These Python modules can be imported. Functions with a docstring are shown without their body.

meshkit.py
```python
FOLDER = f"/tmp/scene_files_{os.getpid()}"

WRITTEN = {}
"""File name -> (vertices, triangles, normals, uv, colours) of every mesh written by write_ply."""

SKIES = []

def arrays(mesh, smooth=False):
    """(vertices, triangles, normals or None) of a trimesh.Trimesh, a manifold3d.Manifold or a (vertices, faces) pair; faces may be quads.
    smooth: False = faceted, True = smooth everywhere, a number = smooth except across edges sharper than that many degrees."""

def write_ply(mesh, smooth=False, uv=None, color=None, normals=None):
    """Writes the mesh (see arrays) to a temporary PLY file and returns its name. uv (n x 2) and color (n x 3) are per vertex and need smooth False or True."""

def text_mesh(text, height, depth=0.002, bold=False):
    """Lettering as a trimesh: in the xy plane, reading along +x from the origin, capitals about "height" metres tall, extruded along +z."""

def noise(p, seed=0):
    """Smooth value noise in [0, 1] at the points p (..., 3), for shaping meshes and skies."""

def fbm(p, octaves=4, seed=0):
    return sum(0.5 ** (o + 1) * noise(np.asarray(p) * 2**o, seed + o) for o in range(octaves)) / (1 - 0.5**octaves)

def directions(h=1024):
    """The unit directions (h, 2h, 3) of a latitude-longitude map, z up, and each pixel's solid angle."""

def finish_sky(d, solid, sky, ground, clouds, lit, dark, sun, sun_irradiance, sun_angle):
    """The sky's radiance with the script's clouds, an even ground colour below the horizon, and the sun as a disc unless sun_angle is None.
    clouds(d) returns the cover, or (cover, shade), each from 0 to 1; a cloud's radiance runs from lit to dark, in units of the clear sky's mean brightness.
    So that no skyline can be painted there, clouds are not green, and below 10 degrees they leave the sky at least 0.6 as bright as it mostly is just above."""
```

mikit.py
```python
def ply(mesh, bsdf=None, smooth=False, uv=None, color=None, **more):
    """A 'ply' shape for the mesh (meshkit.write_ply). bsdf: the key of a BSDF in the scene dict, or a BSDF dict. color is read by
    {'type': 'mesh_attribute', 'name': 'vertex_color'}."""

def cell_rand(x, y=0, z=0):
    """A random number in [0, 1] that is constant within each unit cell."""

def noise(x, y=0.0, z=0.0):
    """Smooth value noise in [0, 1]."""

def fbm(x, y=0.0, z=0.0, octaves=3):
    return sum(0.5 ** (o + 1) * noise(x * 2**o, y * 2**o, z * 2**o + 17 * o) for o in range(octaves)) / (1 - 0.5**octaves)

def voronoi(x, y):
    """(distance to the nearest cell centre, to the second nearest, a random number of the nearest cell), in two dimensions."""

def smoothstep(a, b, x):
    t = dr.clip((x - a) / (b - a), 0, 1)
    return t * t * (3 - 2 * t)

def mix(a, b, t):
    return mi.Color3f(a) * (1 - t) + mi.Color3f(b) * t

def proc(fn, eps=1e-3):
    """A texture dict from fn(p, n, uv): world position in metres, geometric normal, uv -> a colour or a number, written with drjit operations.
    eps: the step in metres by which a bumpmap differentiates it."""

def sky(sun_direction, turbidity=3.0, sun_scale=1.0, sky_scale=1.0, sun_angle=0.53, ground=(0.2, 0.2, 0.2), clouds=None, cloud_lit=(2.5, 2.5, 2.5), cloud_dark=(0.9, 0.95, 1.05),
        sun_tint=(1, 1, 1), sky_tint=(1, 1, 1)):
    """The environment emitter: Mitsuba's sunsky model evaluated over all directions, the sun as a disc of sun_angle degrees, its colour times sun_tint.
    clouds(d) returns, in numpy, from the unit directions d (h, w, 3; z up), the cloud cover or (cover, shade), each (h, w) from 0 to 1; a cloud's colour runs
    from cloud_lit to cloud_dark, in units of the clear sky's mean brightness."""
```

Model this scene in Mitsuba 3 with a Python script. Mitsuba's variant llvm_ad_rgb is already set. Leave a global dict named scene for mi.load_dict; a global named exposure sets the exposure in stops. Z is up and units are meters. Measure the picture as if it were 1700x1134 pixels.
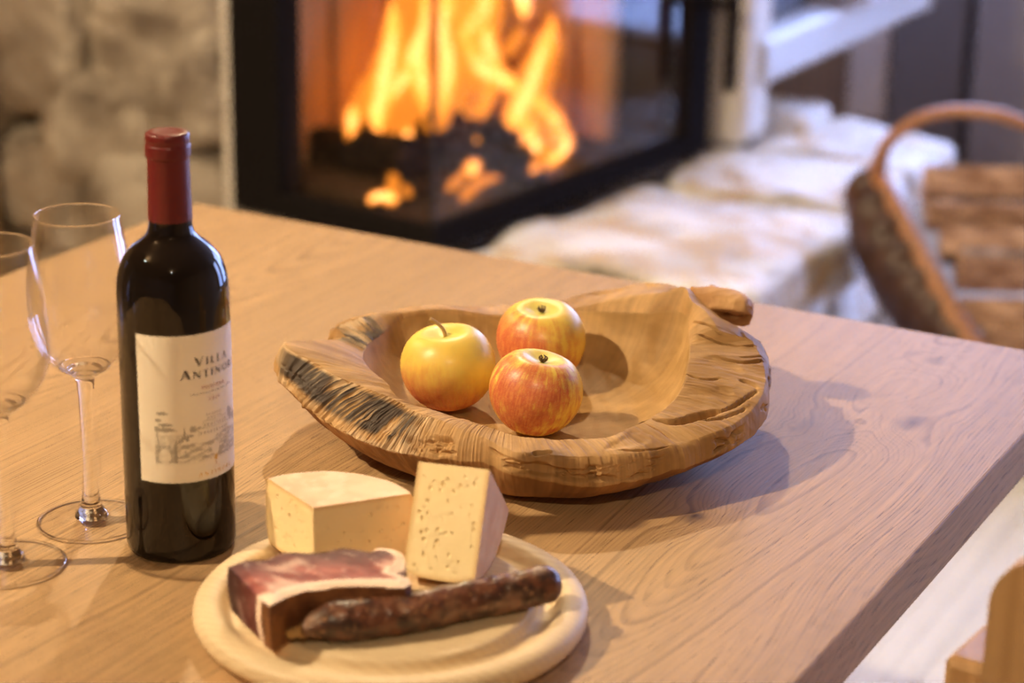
import math
import numpy as np
import trimesh
import drjit as dr
import mitsuba as mi
import mikit
import meshkit
from scipy.interpolate import PchipInterpolator, CubicSpline
from shapely.geometry import Polygon, LineString, Point, box as sbox
from shapely import affinity
from shapely.ops import unary_union

T = mi.ScalarTransform4f
scene, labels = {}, {}

# ------------------------------------------------------------------ camera, light, exposure
# World: x runs across the table (to its right edge), y along the table towards the fireplace, z up, table top at 0.75.
scene['camera'] = {
    'type': 'thinlens', 'fov': 26.57, 'fov_axis': 'x', 'aperture_radius': 0.0090, 'focus_distance': 1.587,
    'near_clip': 0.05, 'far_clip': 100.0,
    'to_world': T().look_at(origin=[0, 0, 1.378], target=[-0.4523, 0.8296, 1.0507], up=[-0.1725, 0.2787, 0.9448]),
}
exposure = 0.0

def overcast(d):
    n = meshkit.fbm(d * np.array([3.0, 3.0, 6.0]), 4, 5)
    return np.ones(d.shape[:2]), np.clip((n - 0.35) * 1.2, 0, 1)

SKY = 26.0
scene['sky'] = mikit.sky((0.3, -0.8, 0.5), turbidity=4.0, sun_scale=0.0, sky_scale=SKY, ground=(0.75, 0.8, 0.9), clouds=overcast,
                         cloud_lit=(1.80, 2.35, 4.5), cloud_dark=(1.5, 2.0, 3.95))
# unseen ceiling downlights, placed to light the table and the stone wall: (x, y, strength, aim)
UNSEEN_LAMPS = [(-1.625, 2.73, 3200.0, (-0.75, 1.3, 0.75)), (-1.90, 0.28, 6600.0, (-0.75, 1.3, 0.75)), (0.25, -0.40, 1700.0, (-0.75, 1.3, 0.75)), (-3.3, 1.9, 2500.0, (-2.9, 2.2, 0.5))]  # third, behind the viewer, lights front sides; fourth lights the stone wall
LAMP_TINT = (1.0, 0.78, 0.48)
FIRE = 1.15
CEIL = 2.32
Z0 = 0.75            # table top

# ------------------------------------------------------------------ helpers
def add(key, mesh, bsdf, smooth=False, uv=None, color=None, **more):
    scene[key] = mikit.ply(mesh, bsdf, smooth=smooth, uv=uv, color=color, **more)
    return key

def tag(key, label, category, group=None, kind=None):
    labels[key] = {'label': label, 'category': category}
    if group: labels[key]['group'] = group
    if kind: labels[key]['kind'] = kind

def struct(key, label=None):
    labels[key] = {'kind': 'structure'}
    if label: labels[key]['label'] = label

def part(key, label):
    labels[key] = {'label': label}

def numbered(base, i):
    return base if i == 0 else f'{base}_{i:03d}'

def grid(P, wu=False, wv=False, flip=False):
    P = np.asarray(P, float)
    nu, nv = P.shape[:2]
    i, j = np.meshgrid(np.arange(nu if wu else nu - 1), np.arange(nv if wv else nv - 1), indexing='ij')
    a, b = i * nv + j, ((i + 1) % nu) * nv + j
    c, d = ((i + 1) % nu) * nv + (j + 1) % nv, i * nv + (j + 1) % nv
    q = np.stack([a, b, c, d], -1).reshape(-1, 4)
    if flip: q = q[:, ::-1]
    return P.reshape(-1, 3), np.vstack([q[:, [0, 1, 2]], q[:, [0, 2, 3]]])

def tm(vf):
    return trimesh.Trimesh(vf[0], vf[1], process=False)

def lathe(profile, n=64, at=(0, 0, 0), outward=True):
    pr = np.asarray(profile, float)
    ang = np.arange(n) * 2 * np.pi / n
    P = np.stack([pr[:, None, 0] * np.cos(ang), pr[:, None, 0] * np.sin(ang), np.broadcast_to(pr[:, None, 1], (len(pr), n))], -1) + np.asarray(at)
    v, f = grid(P, wv=True, flip=True)
    if outward and trimesh.Trimesh(v, f, process=False).volume < 0: f = f[:, ::-1]
    return v, f

def smooth_profile(pts, n=80):
    pts = np.asarray(pts, float)
    t = np.r_[0, np.cumsum(np.linalg.norm(np.diff(pts, axis=0), axis=1))]
    f = PchipInterpolator(t, pts)
    return f(np.linspace(0, t[-1], n))

def bevel_box(size, b=0.004, at=(0, 0, 0), rz=0.0, rot=None):
    import manifold3d as m3
    sx, sy, sz = [max(s - 2 * b, 1e-4) for s in size]
    pts = []
    for x in (-1, 1):
        for y in (-1, 1):
            for z in (-1, 1):
                c = np.array([x * sx / 2, y * sy / 2, z * sz / 2])
                for k in range(3):
                    e = np.zeros(3); e[k] = (x, y, z)[k] * b
                    pts.append(c + e)
                e = np.array([x, y, z]) * b * 0.62
                pts.append(c + e)
    m = trimesh.convex.convex_hull(np.array(pts))
    M = trimesh.transformations.rotation_matrix(rz, [0, 0, 1])
    if rot is not None: M = M @ rot
    m.apply_transform(M)
    m.apply_translation(at)
    return m

def tube(points, radii, n=24, squash=None, cap=True, up=(0, 0, 1)):
    p = np.asarray(points, float)
    r = np.broadcast_to(np.asarray(radii, float), (len(p),)) if np.ndim(radii) < 2 else np.asarray(radii)
    t = np.gradient(p, axis=0); t /= np.linalg.norm(t, axis=1, keepdims=True)
    upv = np.asarray(up, float)
    a = np.cross(t, upv); a /= np.linalg.norm(a, axis=1, keepdims=True) + 1e-12
    b = np.cross(a, t)
    ang = np.arange(n) * 2 * np.pi / n
    ra, rb = (r, r) if squash is None else (r * squash[0], r * squash[1])
    P = p[:, None] + np.cos(ang)[None, :, None] * (a * np.reshape(ra, (-1, 1)))[:, None] + np.sin(ang)[None, :, None] * (b * np.reshape(rb, (-1, 1)))[:, None]
    if cap:
        P = np.concatenate([np.repeat(p[:1, None], n, 1), P, np.repeat(p[-1:, None], n, 1)])
    return grid(P, wv=True)

def resample(pts, n, kind='cubic'):
    pts = np.asarray(pts, float)
    t = np.r_[0, np.cumsum(np.linalg.norm(np.diff(pts[:, :3], axis=0), axis=1))]
    f = CubicSpline(t, pts) if kind == 'cubic' else PchipInterpolator(t, pts)
    return f(np.linspace(0, t[-1], n))

def join(*ms):
    return trimesh.util.concatenate([m if isinstance(m, trimesh.Trimesh) else tm(m) for m in ms])

def nrm(P, wv=True):
    """normals of a grid P (nu, nv, 3)"""
    du = np.gradient(P, axis=0)
    dv = (np.roll(P, -1, 1) - np.roll(P, 1, 1)) if wv else np.gradient(P, axis=1)
    n = np.cross(du, dv)
    return n / (np.linalg.norm(n, axis=-1, keepdims=True) + 1e-12)

def sstep(a, b, x):
    t = np.clip((x - a) / (b - a), 0, 1)
    return t * t * (3 - 2 * t)

def lerp(a, b, t):
    return np.asarray(a) * (1 - t[..., None]) + np.asarray(b) * t[..., None]

def rock(size, at, seed, rough=0.012, sub=4, rz=0.0, freq=9.0, square=0.75):
    """an irregular natural stone: a rounded block displaced by noise"""
    m = trimesh.creation.icosphere(subdivisions=sub)
    v = m.vertices.copy()
    q = np.sign(v) * np.abs(v) ** (1 - square * 0.75)
    q = q / np.maximum(np.abs(q).max(1, keepdims=True), 1e-9) * (0.72 + 0.28 * np.abs(q).max(1, keepdims=True)) if square > 0.9 else q
    v = q * np.asarray(size) / 2
    d = (meshkit.fbm(v * freq + seed * 7.3, 4, seed) - 0.5) * 2
    big = (meshkit.noise(v * freq * 0.35 + seed * 3.1, seed + 11) - 0.5) * 2
    n = m.vertices
    v = v + n * (d * rough + big * rough * 1.3)[:, None]
    R = trimesh.transformations.rotation_matrix(rz, [0, 0, 1])[:3, :3]
    return trimesh.Trimesh(v @ R.T + np.asarray(at), m.faces, process=False)

# ------------------------------------------------------------------ materials
def pbr(base, rough=0.5, metallic=0.0, spec=0.5, bump=None, bump_scale=1.0, **more):
    d = {'type': 'principled', 'base_color': base if isinstance(base, dict) else {'type': 'rgb', 'value': list(base)},
         'roughness': rough, 'metallic': metallic, 'specular': spec, **more}
    if bump is not None:
        d = {'type': 'bumpmap', 'arbitrary': bump, 'scale': bump_scale, 'bsdf': d}
    return {'type': 'twosided', 'bsdf': d}

VC = {'type': 'mesh_attribute', 'name': 'vertex_color'}
N, FBM, MIX, SS = mikit.noise, mikit.fbm, mikit.mix, mikit.smoothstep

# seams between the glued boards of the table top
SEAMS = [-0.412, -0.468, -0.605, -0.728, -0.862, -0.985, -1.115, -1.248, -1.3775]
#        pith x, depth, tilt, y0, freq, tone
BOARD = [(-1.2, 0.30, 0.00, 1.0, 330, 0.98), (-0.545, 0.020, 0.055, 1.50, 360, 1.03), (-1.05, 0.12, 0.03, 1.2, 330, 1.02),
         (-0.30, 0.20, 0.00, 1.3, 350, 0.98), (-1.5, 0.24, 0.01, 1.3, 360, 1.03), (-0.5, 0.18, 0.00, 1.0, 350, 0.99),
         (-1.20, 0.05, 0.05, 2.4, 330, 1.03), (-0.7, 0.3, 0.0, 1.0, 340, 1.0)]
KNOTS = [(-0.5690, 1.3230, 0.011, 1.0), (-0.4985, 1.5860, 0.017, 0.55), (-0.5710, 1.5330, 0.020, 0.25), (-0.5280, 1.7420, 0.012, 0.35)]

def board_rings(p):
    x, y, z = p.x, p.y, p.z
    cx, zc, kt, y0, fr, tone, sd = (mi.Float(v) for v in (*BOARD[0], 0.0))
    for i, prm in enumerate(BOARD[1:]):
        m = x < SEAMS[i + 1]
        cx, zc, kt, y0, fr, tone = (dr.select(m, w, o) for w, o in zip(prm, (cx, zc, kt, y0, fr, tone)))
        sd = dr.select(m, float(i + 1) * 3.7, sd)
    lat = x - cx + (N(y * 2.2 + sd, sd) - 0.5) * 0.05 + (N(y * 7.0, x * 5 + sd) - 0.5) * 0.010
    dep = zc + kt * dr.abs(y - y0) * 1.6 + (N(x * 9 + sd, y * 2.6, sd) - 0.5) * 0.030 + (Z0 - z)
    r = dr.sqrt(lat * lat + dep * dep)
    kd = mi.Float(0)
    for kx, ky, ks, kw in KNOTS:
        d2 = dr.square((x - kx) / ks) + dr.square((y - ky) / (1.5 * ks))
        r += 0.017 * (ks / 0.014) * dr.exp(-d2 * 0.22) * (0.8 + 0.4 * N(x * 60, y * 60))
        kd = dr.maximum(kd, kw * dr.exp(-d2 * 3.0))
    jit = (N(x * 130 + sd, y * 4.0) - 0.5) * 0.22
    f = r * fr + jit + 2.2 * N(r * fr * 0.31 + sd, y * 0.8) + 1.3 * N(r * fr * 0.11, sd, y * 0.5)
    year = dr.floor(f)
    f = f - year
    return f, kd, tone, sd, mikit.cell_rand(year, sd)

def oak(p, n, uv):
    f, kd, tone, sd, wt = board_rings(p)
    x, y, z = p.x, p.y, p.z
    late = SS(0.35, 0.85, f) * (1 - SS(0.88, 1.0, f))
    fibre = N(x * 900 + z * 700, y * 14, sd)
    pore = SS(0.66, 0.84, N(x * 1500 + z * 900, y * 48, sd)) * (0.30 + 0.70 * late)
    col = MIX((0.430, 0.268, 0.132), (0.235, 0.132, 0.060), late * (0.12 + 0.55 * wt * wt + 0.16 * N(x * 25 + sd, y * 2.0)))
    col *= (0.86 + 0.28 * fibre) * (0.94 + 0.12 * N(x * 260, y * 5.0, sd)) * tone * (0.88 + 0.24 * FBM(x * 7 + sd, y * 1.1, sd, 3))
    col = MIX(col, (0.155, 0.088, 0.045), pore * 0.72)
    col = MIX(col, (0.060, 0.032, 0.022), dr.clip(kd * 1.25, 0, 1) * (0.5 + 0.5 * N(x * 300, y * 160)))
    return col

def oak_bump(p, n, uv):
    f, kd, tone, sd, wt = board_rings(p)
    late = SS(0.25, 0.80, f) * (1 - SS(0.86, 1.0, f))
    return 0.00010 * N(p.x * 900 + p.z * 700, p.y * 14, sd) - 0.00014 * SS(0.62, 0.84, N(p.x * 1500 + p.z * 900, p.y * 48, sd)) * (0.3 + 0.7 * late)

scene['oak'] = pbr(mikit.proc(oak), 0.50, spec=0.32, bump=mikit.proc(oak_bump, 4e-4), bump_scale=1.0)

def plain_wood(a, b, scale=1.0, axis='y', rings=90.0):
    def fn(p, n, uv):
        q = {'x': (p.y, p.z, p.x), 'y': (p.x, p.z, p.y), 'z': (p.x, p.y, p.z)}[axis]
        w = q[0] + 0.35 * q[1] + 0.02 * N(q[0] * 9 * scale, q[1] * 9 * scale, q[2] * 1.6 * scale)
        f = w * rings * scale + 1.2 * N(q[0] * 20, q[1] * 20, q[2] * 2)
        f = f - dr.floor(f)
        late = SS(0.3, 0.85, f) * (1 - SS(0.88, 1.0, f))
        c = MIX(a, b, late * 0.6 + 0.4 * N(q[0] * 400 * scale, q[1] * 400 * scale, q[2] * 9 * scale))
        return c * (0.9 + 0.2 * FBM(q[0] * 6, q[1] * 6, q[2] * 1.5))
    return mikit.proc(fn)

scene['maple'] = pbr(plain_wood((0.68, 0.53, 0.335), (0.60, 0.445, 0.265), 1.0, 'x', 170), 0.5, spec=0.35)
scene['chair_wood'] = pbr(plain_wood((0.42, 0.245, 0.108), (0.34, 0.185, 0.075), 0.7, 'z', 60), 0.4)
scene['vc_rough'] = pbr(VC, 0.62, spec=0.3)
scene['vc_paper'] = pbr(VC, 0.75, spec=0.2)
scene['vc_apple'] = pbr(VC, 0.40, spec=0.5, clearcoat=0.35, clearcoat_gloss=0.85)
scene['vc_cheese'] = pbr(VC, 0.5, spec=0.35)
scene['vc_meat'] = pbr(VC, 0.55, spec=0.3)
scene['vc_sausage'] = pbr(VC, 0.30, spec=0.5)
scene['dark_glass'] = {'type': 'twosided', 'bsdf': {'type': 'plastic', 'diffuse_reflectance': {'type': 'rgb', 'value': [0.006, 0.004, 0.003]}, 'int_ior': 1.52}}
scene['capsule_foil'] = pbr((0.115, 0.010, 0.010), 0.32, spec=0.55)
scene['ink_dark'] = pbr((0.036, 0.024, 0.018), 0.7)
scene['ink_red'] = pbr((0.27, 0.050, 0.022), 0.7)
scene['ink_gold'] = pbr((0.62, 0.40, 0.10), 0.42, metallic=0.4)
scene['crystal'] = {'type': 'dielectric', 'int_ior': 1.5}
scene['crystal_wall'] = {'type': 'thindielectric', 'int_ior': 1.36}
scene['fire_pane'] = {'type': 'thindielectric', 'int_ior': 1.22}
scene['black_metal'] = {'type': 'twosided', 'bsdf': {'type': 'diffuse', 'reflectance': {'type': 'rgb', 'value': [0.014, 0.012, 0.012]}}}
scene['soot_metal'] = pbr((0.026, 0.020, 0.018), 0.6, spec=0.2)

def plaster(p, n, uv):
    return MIX((0.80, 0.76, 0.70), (0.72, 0.67, 0.60), FBM(p.x * 7, p.y * 7, p.z * 7, 3))
scene['plaster'] = pbr(mikit.proc(plaster), 0.8, spec=0.2, bump=mikit.proc(lambda p, n, uv: 0.004 * FBM(p.x * 30, p.y * 30, p.z * 30, 3), 2e-3))
scene['wall_wood'] = pbr(plain_wood((0.36, 0.235, 0.13), (0.26, 0.16, 0.08), 0.5, 'z', 60), 0.6)
scene['white_paint'] = pbr((0.74, 0.70, 0.64), 0.8, spec=0.2)

def wall_rock(p, n, uv):
    f = FBM(p.x * 9, p.y * 9, p.z * 9, 4)
    c = MIX((0.22, 0.18, 0.145), (0.52, 0.455, 0.38), SS(0.25, 0.72, f))
    return MIX(c, (0.56, 0.50, 0.42), 0.6 * SS(0.60, 0.75, FBM(p.x * 14 + 5, p.y * 14, p.z * 14, 3)))
scene['wall_stone'] = pbr(mikit.proc(wall_rock), 0.85, spec=0.2, bump=mikit.proc(lambda p, n, uv: 0.018 * FBM(p.x * 22, p.y * 22, p.z * 22, 4), 2e-3))
scene['mortar'] = pbr((0.22, 0.185, 0.15), 0.9, spec=0.15)

def ledge_rock(p, n, uv):
    f = FBM(p.x * 8 + 3, p.y * 8, p.z * 14, 4)
    c = MIX((0.66, 0.63, 0.59), (0.87, 0.85, 0.82), SS(0.3, 0.6, f))
    v = 1 - SS(0.0, 0.10, dr.abs(FBM(p.x * 5, p.y * 7 + 9, p.z * 9, 3) - 0.5))
    c = MIX(c, (0.58, 0.40, 0.19), v * 0.8)
    return MIX(c, (0.42, 0.38, 0.34), 0.7 * SS(0.62, 0.78, FBM(p.x * 19, p.y * 19, p.z * 19 + 4, 3)))
scene['ledge_stone'] = pbr(mikit.proc(ledge_rock), 0.55, spec=0.45, bump=mikit.proc(lambda p, n, uv: 0.012 * FBM(p.x * 25, p.y * 25, p.z * 25, 4), 2e-3))

def firebrick(p, n, uv):
    return MIX((0.66, 0.40, 0.21), (0.46, 0.25, 0.12), FBM(p.x * 12, p.y * 12, p.z * 5, 3))
scene['firebrick'] = pbr(mikit.proc(firebrick), 0.8, spec=0.2)

def char_wood(p, n, uv):
    f = FBM(p.x * 40, p.y * 40, p.z * 40, 3)
    return MIX((0.008, 0.006, 0.006), (0.05, 0.028, 0.017), SS(0.5, 0.8, f))
scene['ash_floor'] = pbr((0.055, 0.030, 0.017), 0.85, spec=0.15)
scene['char_log'] = pbr(mikit.proc(char_wood), 0.9, spec=0.15)

def log_bark(p, n, uv):
    f = FBM(p.x * 55, p.y * 7, p.z * 55, 4)
    return MIX((0.12, 0.085, 0.06), (0.38, 0.29, 0.21), SS(0.3, 0.7, f))
def log_split(p, n, uv):
    f = FBM(p.x * 16, p.y * 60, p.z * 75, 4)
    return MIX((0.28, 0.145, 0.082), (0.68, 0.46, 0.33), SS(0.25, 0.75, f))
scene['log_bark'] = pbr(mikit.proc(log_bark), 0.9, spec=0.15)
scene['log_split'] = pbr(mikit.proc(log_split), 0.75, spec=0.2, bump=mikit.proc(lambda p, n, uv: 0.004 * FBM(p.x * 16, p.y * 60, p.z * 75, 3), 1e-3))
scene['wicker'] = pbr(mikit.proc(lambda p, n, uv: MIX((0.040, 0.020, 0.015), (0.095, 0.047, 0.034), FBM(p.x * 50, p.y * 50, p.z * 50, 3))), 0.42, spec=0.5)
scene['wicker_pale'] = pbr(mikit.proc(lambda p, n, uv: MIX((0.34, 0.145, 0.065), (0.50, 0.26, 0.13), FBM(p.x * 30, p.y * 30, p.z * 30, 3))), 0.38, spec=0.5)

def floor_fn(p, n, uv):
    k = mikit.cell_rand(dr.floor(p.x / 0.16), dr.floor(p.y / 1.6 + 0.37 * dr.floor(p.x / 0.16)))
    f = FBM(p.x * 60, p.y * 3.0 + k * 9, k * 5, 3)
    return MIX((0.47, 0.35, 0.23), (0.35, 0.245, 0.15), f) * (0.88 + 0.24 * k)
scene['floor_wood'] = pbr(mikit.proc(floor_fn), 0.26, spec=0.6)
scene['added_rug_white'] = pbr(mikit.proc(lambda p, n, uv: MIX((0.86, 0.85, 0.83), (0.76, 0.75, 0.73), SS(0.3, 0.7, N(p.x * 30, p.y * 2.2)) * 0.6 + 0.4 * FBM(p.x * 90, p.y * 90))), 0.85, spec=0.15)
scene['panel_grey'] = pbr((0.165, 0.138, 0.132), 0.5, spec=0.4)
scene['panel_light'] = pbr((0.29, 0.25, 0.24), 0.5, spec=0.4)
scene['panel_brown'] = pbr(plain_wood((0.30, 0.18, 0.10), (0.20, 0.115, 0.065), 0.6, 'z', 60), 0.5)
scene['curtain'] = pbr((0.75, 0.66, 0.62), 0.9, spec=0.1)
scene['window_frame'] = pbr((0.45, 0.30, 0.17), 0.5)
scene['window_glass'] = {'type': 'thindielectric', 'int_ior': 1.5}
scene['beam_wood'] = pbr(plain_wood((0.44, 0.28, 0.145), (0.34, 0.20, 0.10), 0.7, 'z', 70), 0.55)
scene['shelf_stone'] = pbr((0.66, 0.66, 0.66), 0.22, spec=0.6)
scene['paper_white'] = pbr((0.62, 0.58, 0.60), 0.6)
scene['paper_dark'] = pbr((0.03, 0.025, 0.03), 0.5)
scene['paper_red'] = pbr((0.30, 0.09, 0.08), 0.5)
scene['lamp_body'] = pbr((0.6, 0.6, 0.6), 0.35, metallic=0.8)

# ------------------------------------------------------------------ the room
def slab(key, x0, x1, y0, y1, z0, z1, m, b=0.0):
    size, at = (x1 - x0, y1 - y0, z1 - z0), ((x0 + x1) / 2, (y0 + y1) / 2, (z0 + z1) / 2)
    mesh = bevel_box(size, b, at) if b else trimesh.creation.box(size, transform=trimesh.transformations.translation_matrix(at))
    return add(key, mesh, m)

XL, XR, YF, YB = -4.2, 2.2, -2.4, 5.35
slab('floor', XL, XR, YF, YB, -0.12, -0.012, 'mortar'); struct('floor', 'warm whitewashed wooden floor')
k = 0
for i in range(int((XR - XL) / 0.16) + 1):
    x0 = XL + i * 0.16
    if not (-2.0 < x0 < 1.0): continue
    off = (i * 0.61) % 1.6
    for j in range(-2, 4):
        y0, y1 = max(YF, j * 1.6 + off), min(YB, (j + 1) * 1.6 + off)
        if y1 - y0 < 0.05: continue
        slab('floor__' + numbered('plank', k), x0 + 0.0012, x0 + 0.1588, y0 + 0.001, y1 - 0.001, -0.02, 0.0, 'floor_wood', 0.0015); k += 1
for n, (a, b) in enumerate(((XL, -2.04), (1.0, XR))):
    slab('floor__' + numbered('board_field', n), a, b, YF, YB, -0.02, -0.0002, 'floor_wood')
slab('ceiling', XL, XR, YF, YB, CEIL, CEIL + 0.1, 'wall_wood'); struct('ceiling', 'unseen wooden ceiling')  # ceiling and walls out of view, dark wood to keep bounced light low
slab('wall_side', XL - 0.1, XL, YF, YB, 0, CEIL, 'wall_wood'); struct('wall_side', 'unseen wood-panelled wall')
slab('wall_right', XR, XR + 0.1, YF, YB, 0, CEIL, 'wall_wood'); struct('wall_right', 'unseen wood-panelled wall')
slab('wall_front', XL, XR, YF - 0.1, YF, 0, CEIL, 'wall_wood'); struct('wall_front', 'unseen wood-panelled wall behind the viewer')

rg = []
for i in range(54):                                   # ribs woven along the table
    x0 = -1.0 + i * 0.04
    rg.append(bevel_box((0.0396, 2.95, 0.008), 0.003, (x0 + 0.02, 1.85, 0.004)))
add('added_rug', join(*rg), 'added_rug_white'); tag('added_rug', 'added white ribbed mat standing in for the bright floor beside the table', 'added_rug')  # added to make the floor beside the table look brightly lit

# far wall; its windows are unseen, placed to bring daylight onto table, shelf and floor
UNSEEN_WINS = [(-2.30, -1.02, 0.64, 2.2), (-0.95, 0.10, 0.12, 2.2), (0.70, 1.70, 0.12, 2.2)]
m = [trimesh.creation.box((x1 - x0, 0.2, z1 - z0), transform=trimesh.transformations.translation_matrix(((x0 + x1) / 2, YB + 0.1, (z0 + z1) / 2)))
     for x0, x1, z0, z1 in [(XL, XR, 2.2, CEIL), (XL, -2.30, 0, 2.2), (-2.30, -1.02, 0, 0.64), (-1.02, -0.95, 0, 2.2), (-0.95, 0.10, 0, 0.12), (0.10, 0.70, 0, 2.2), (0.70, 1.70, 0, 0.12), (1.70, XR, 0, 2.2)]]
add('wall_back', join(*m), 'white_paint'); struct('wall_back', 'far wall with unseen windows')
for w, (x0, x1, z0, z1) in enumerate(UNSEEN_WINS):
    key = f'window_{w + 1}'
    fr = []
    for a0, a1, c0, c1 in ((x0, x0 + 0.045, z0, z1), (x1 - 0.045, x1, z0, z1), (x0 + 0.045, x1 - 0.045, z0, z0 + 0.045), (x0 + 0.045, x1 - 0.045, z1 - 0.045, z1)):
        fr.append(bevel_box((a1 - a0, 0.06, c1 - c0), 0.004, ((a0 + a1) / 2, YB + 0.10, (c0 + c1) / 2)))
    add(key, join(*fr), 'window_frame'); struct(key, 'unseen timber window frame')
    add(key + '__pane', tm(grid([[(x0 + 0.04, YB + 0.10, z0 + 0.04), (x0 + 0.04, YB + 0.10, z1 - 0.04)], [(x1 - 0.04, YB + 0.10, z0 + 0.04), (x1 - 0.04, YB + 0.10, z1 - 0.04)]])), 'window_glass')

# low cupboards and panels along the far wall
for n, (x0, x1, z0, z1, d, mat) in enumerate([(-2.30, -1.925, 0.0, 0.62, 0.02, 'panel_brown'), (-1.915, -1.812, 0.085, 0.62, 0.035, 'curtain'), (-1.805, -1.612, 0.0, 0.62, 0.03, 'panel_grey'),
                                             (-1.584, -1.25, 0.0, 0.62, 0.03, 'panel_light'), (-1.925, -1.805, 0.0, 0.08, 0.03, 'panel_brown')]):
    slab('wall_back__' + numbered('panel', n), x0, x1, YB - d, YB, z0, z1, mat, 0.004)
part('wall_back__panel_001', 'pale panel'); part('wall_back__panel_002', 'dark grey panel'); part('wall_back__panel_003', 'lighter grey panel'); part('wall_back__panel', 'brown wooden panel')
slab('wall_back__joint', -1.612, -1.584, YB - 0.006, YB, 0, 0.62, 'paper_dark'); part('wall_back__joint', 'dark open joint')

# rough stone wall to the left of the fireplace
WY = 2.985
slab('wall_left', XL, -2.19, WY + 0.10, WY + 0.35, 0, CEIL, 'mortar'); struct('wall_left', 'wall of big rough grey-brown natural stones')
stones = [(-2.33, 0.60, 0.30, 0.30), (-2.33, 0.33, 0.26, 0.22), (-2.45, 0.46, 0.26, 0.20), (-2.60, 0.66, 0.26, 0.42), (-2.60, 0.32, 0.24, 0.22), (-2.30, 0.88, 0.30, 0.24), (-2.57, 0.98, 0.30, 0.20),
          (-2.86, 0.45, 0.30, 0.40), (-2.86, 0.86, 0.30, 0.34), (-2.45, 0.10, 0.44, 0.22), (-2.9, 0.12, 0.4, 0.24), (-2.4, 1.2, 0.4, 0.34), (-2.85, 1.22, 0.4, 0.34), (-2.5, 1.55, 0.5, 0.34)]
for i, (x, z, w, h) in enumerate(stones):
    add('wall_left__' + numbered('stone', i), rock((w * 1.02, 0.26, h * 1.03), (x, WY + 0.07, z), 20 + i, 0.026, 5 if i < 5 else 4, 0.0, 11.0), 'wall_stone', smooth=True)
slab('trim_1', -3.2, -2.668, 2.72, 2.92, 0, CEIL, 'beam_wood', 0.008); struct('trim_1', 'warm wooden post at the edge of the stone wall')
slab('trim_2', -2.196, -2.178, WY - 0.02, WY + 0.2, 0.0, CEIL, 'plaster', 0.006); struct('trim_2', 'pale plaster strip beside the fireplace frame')
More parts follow.
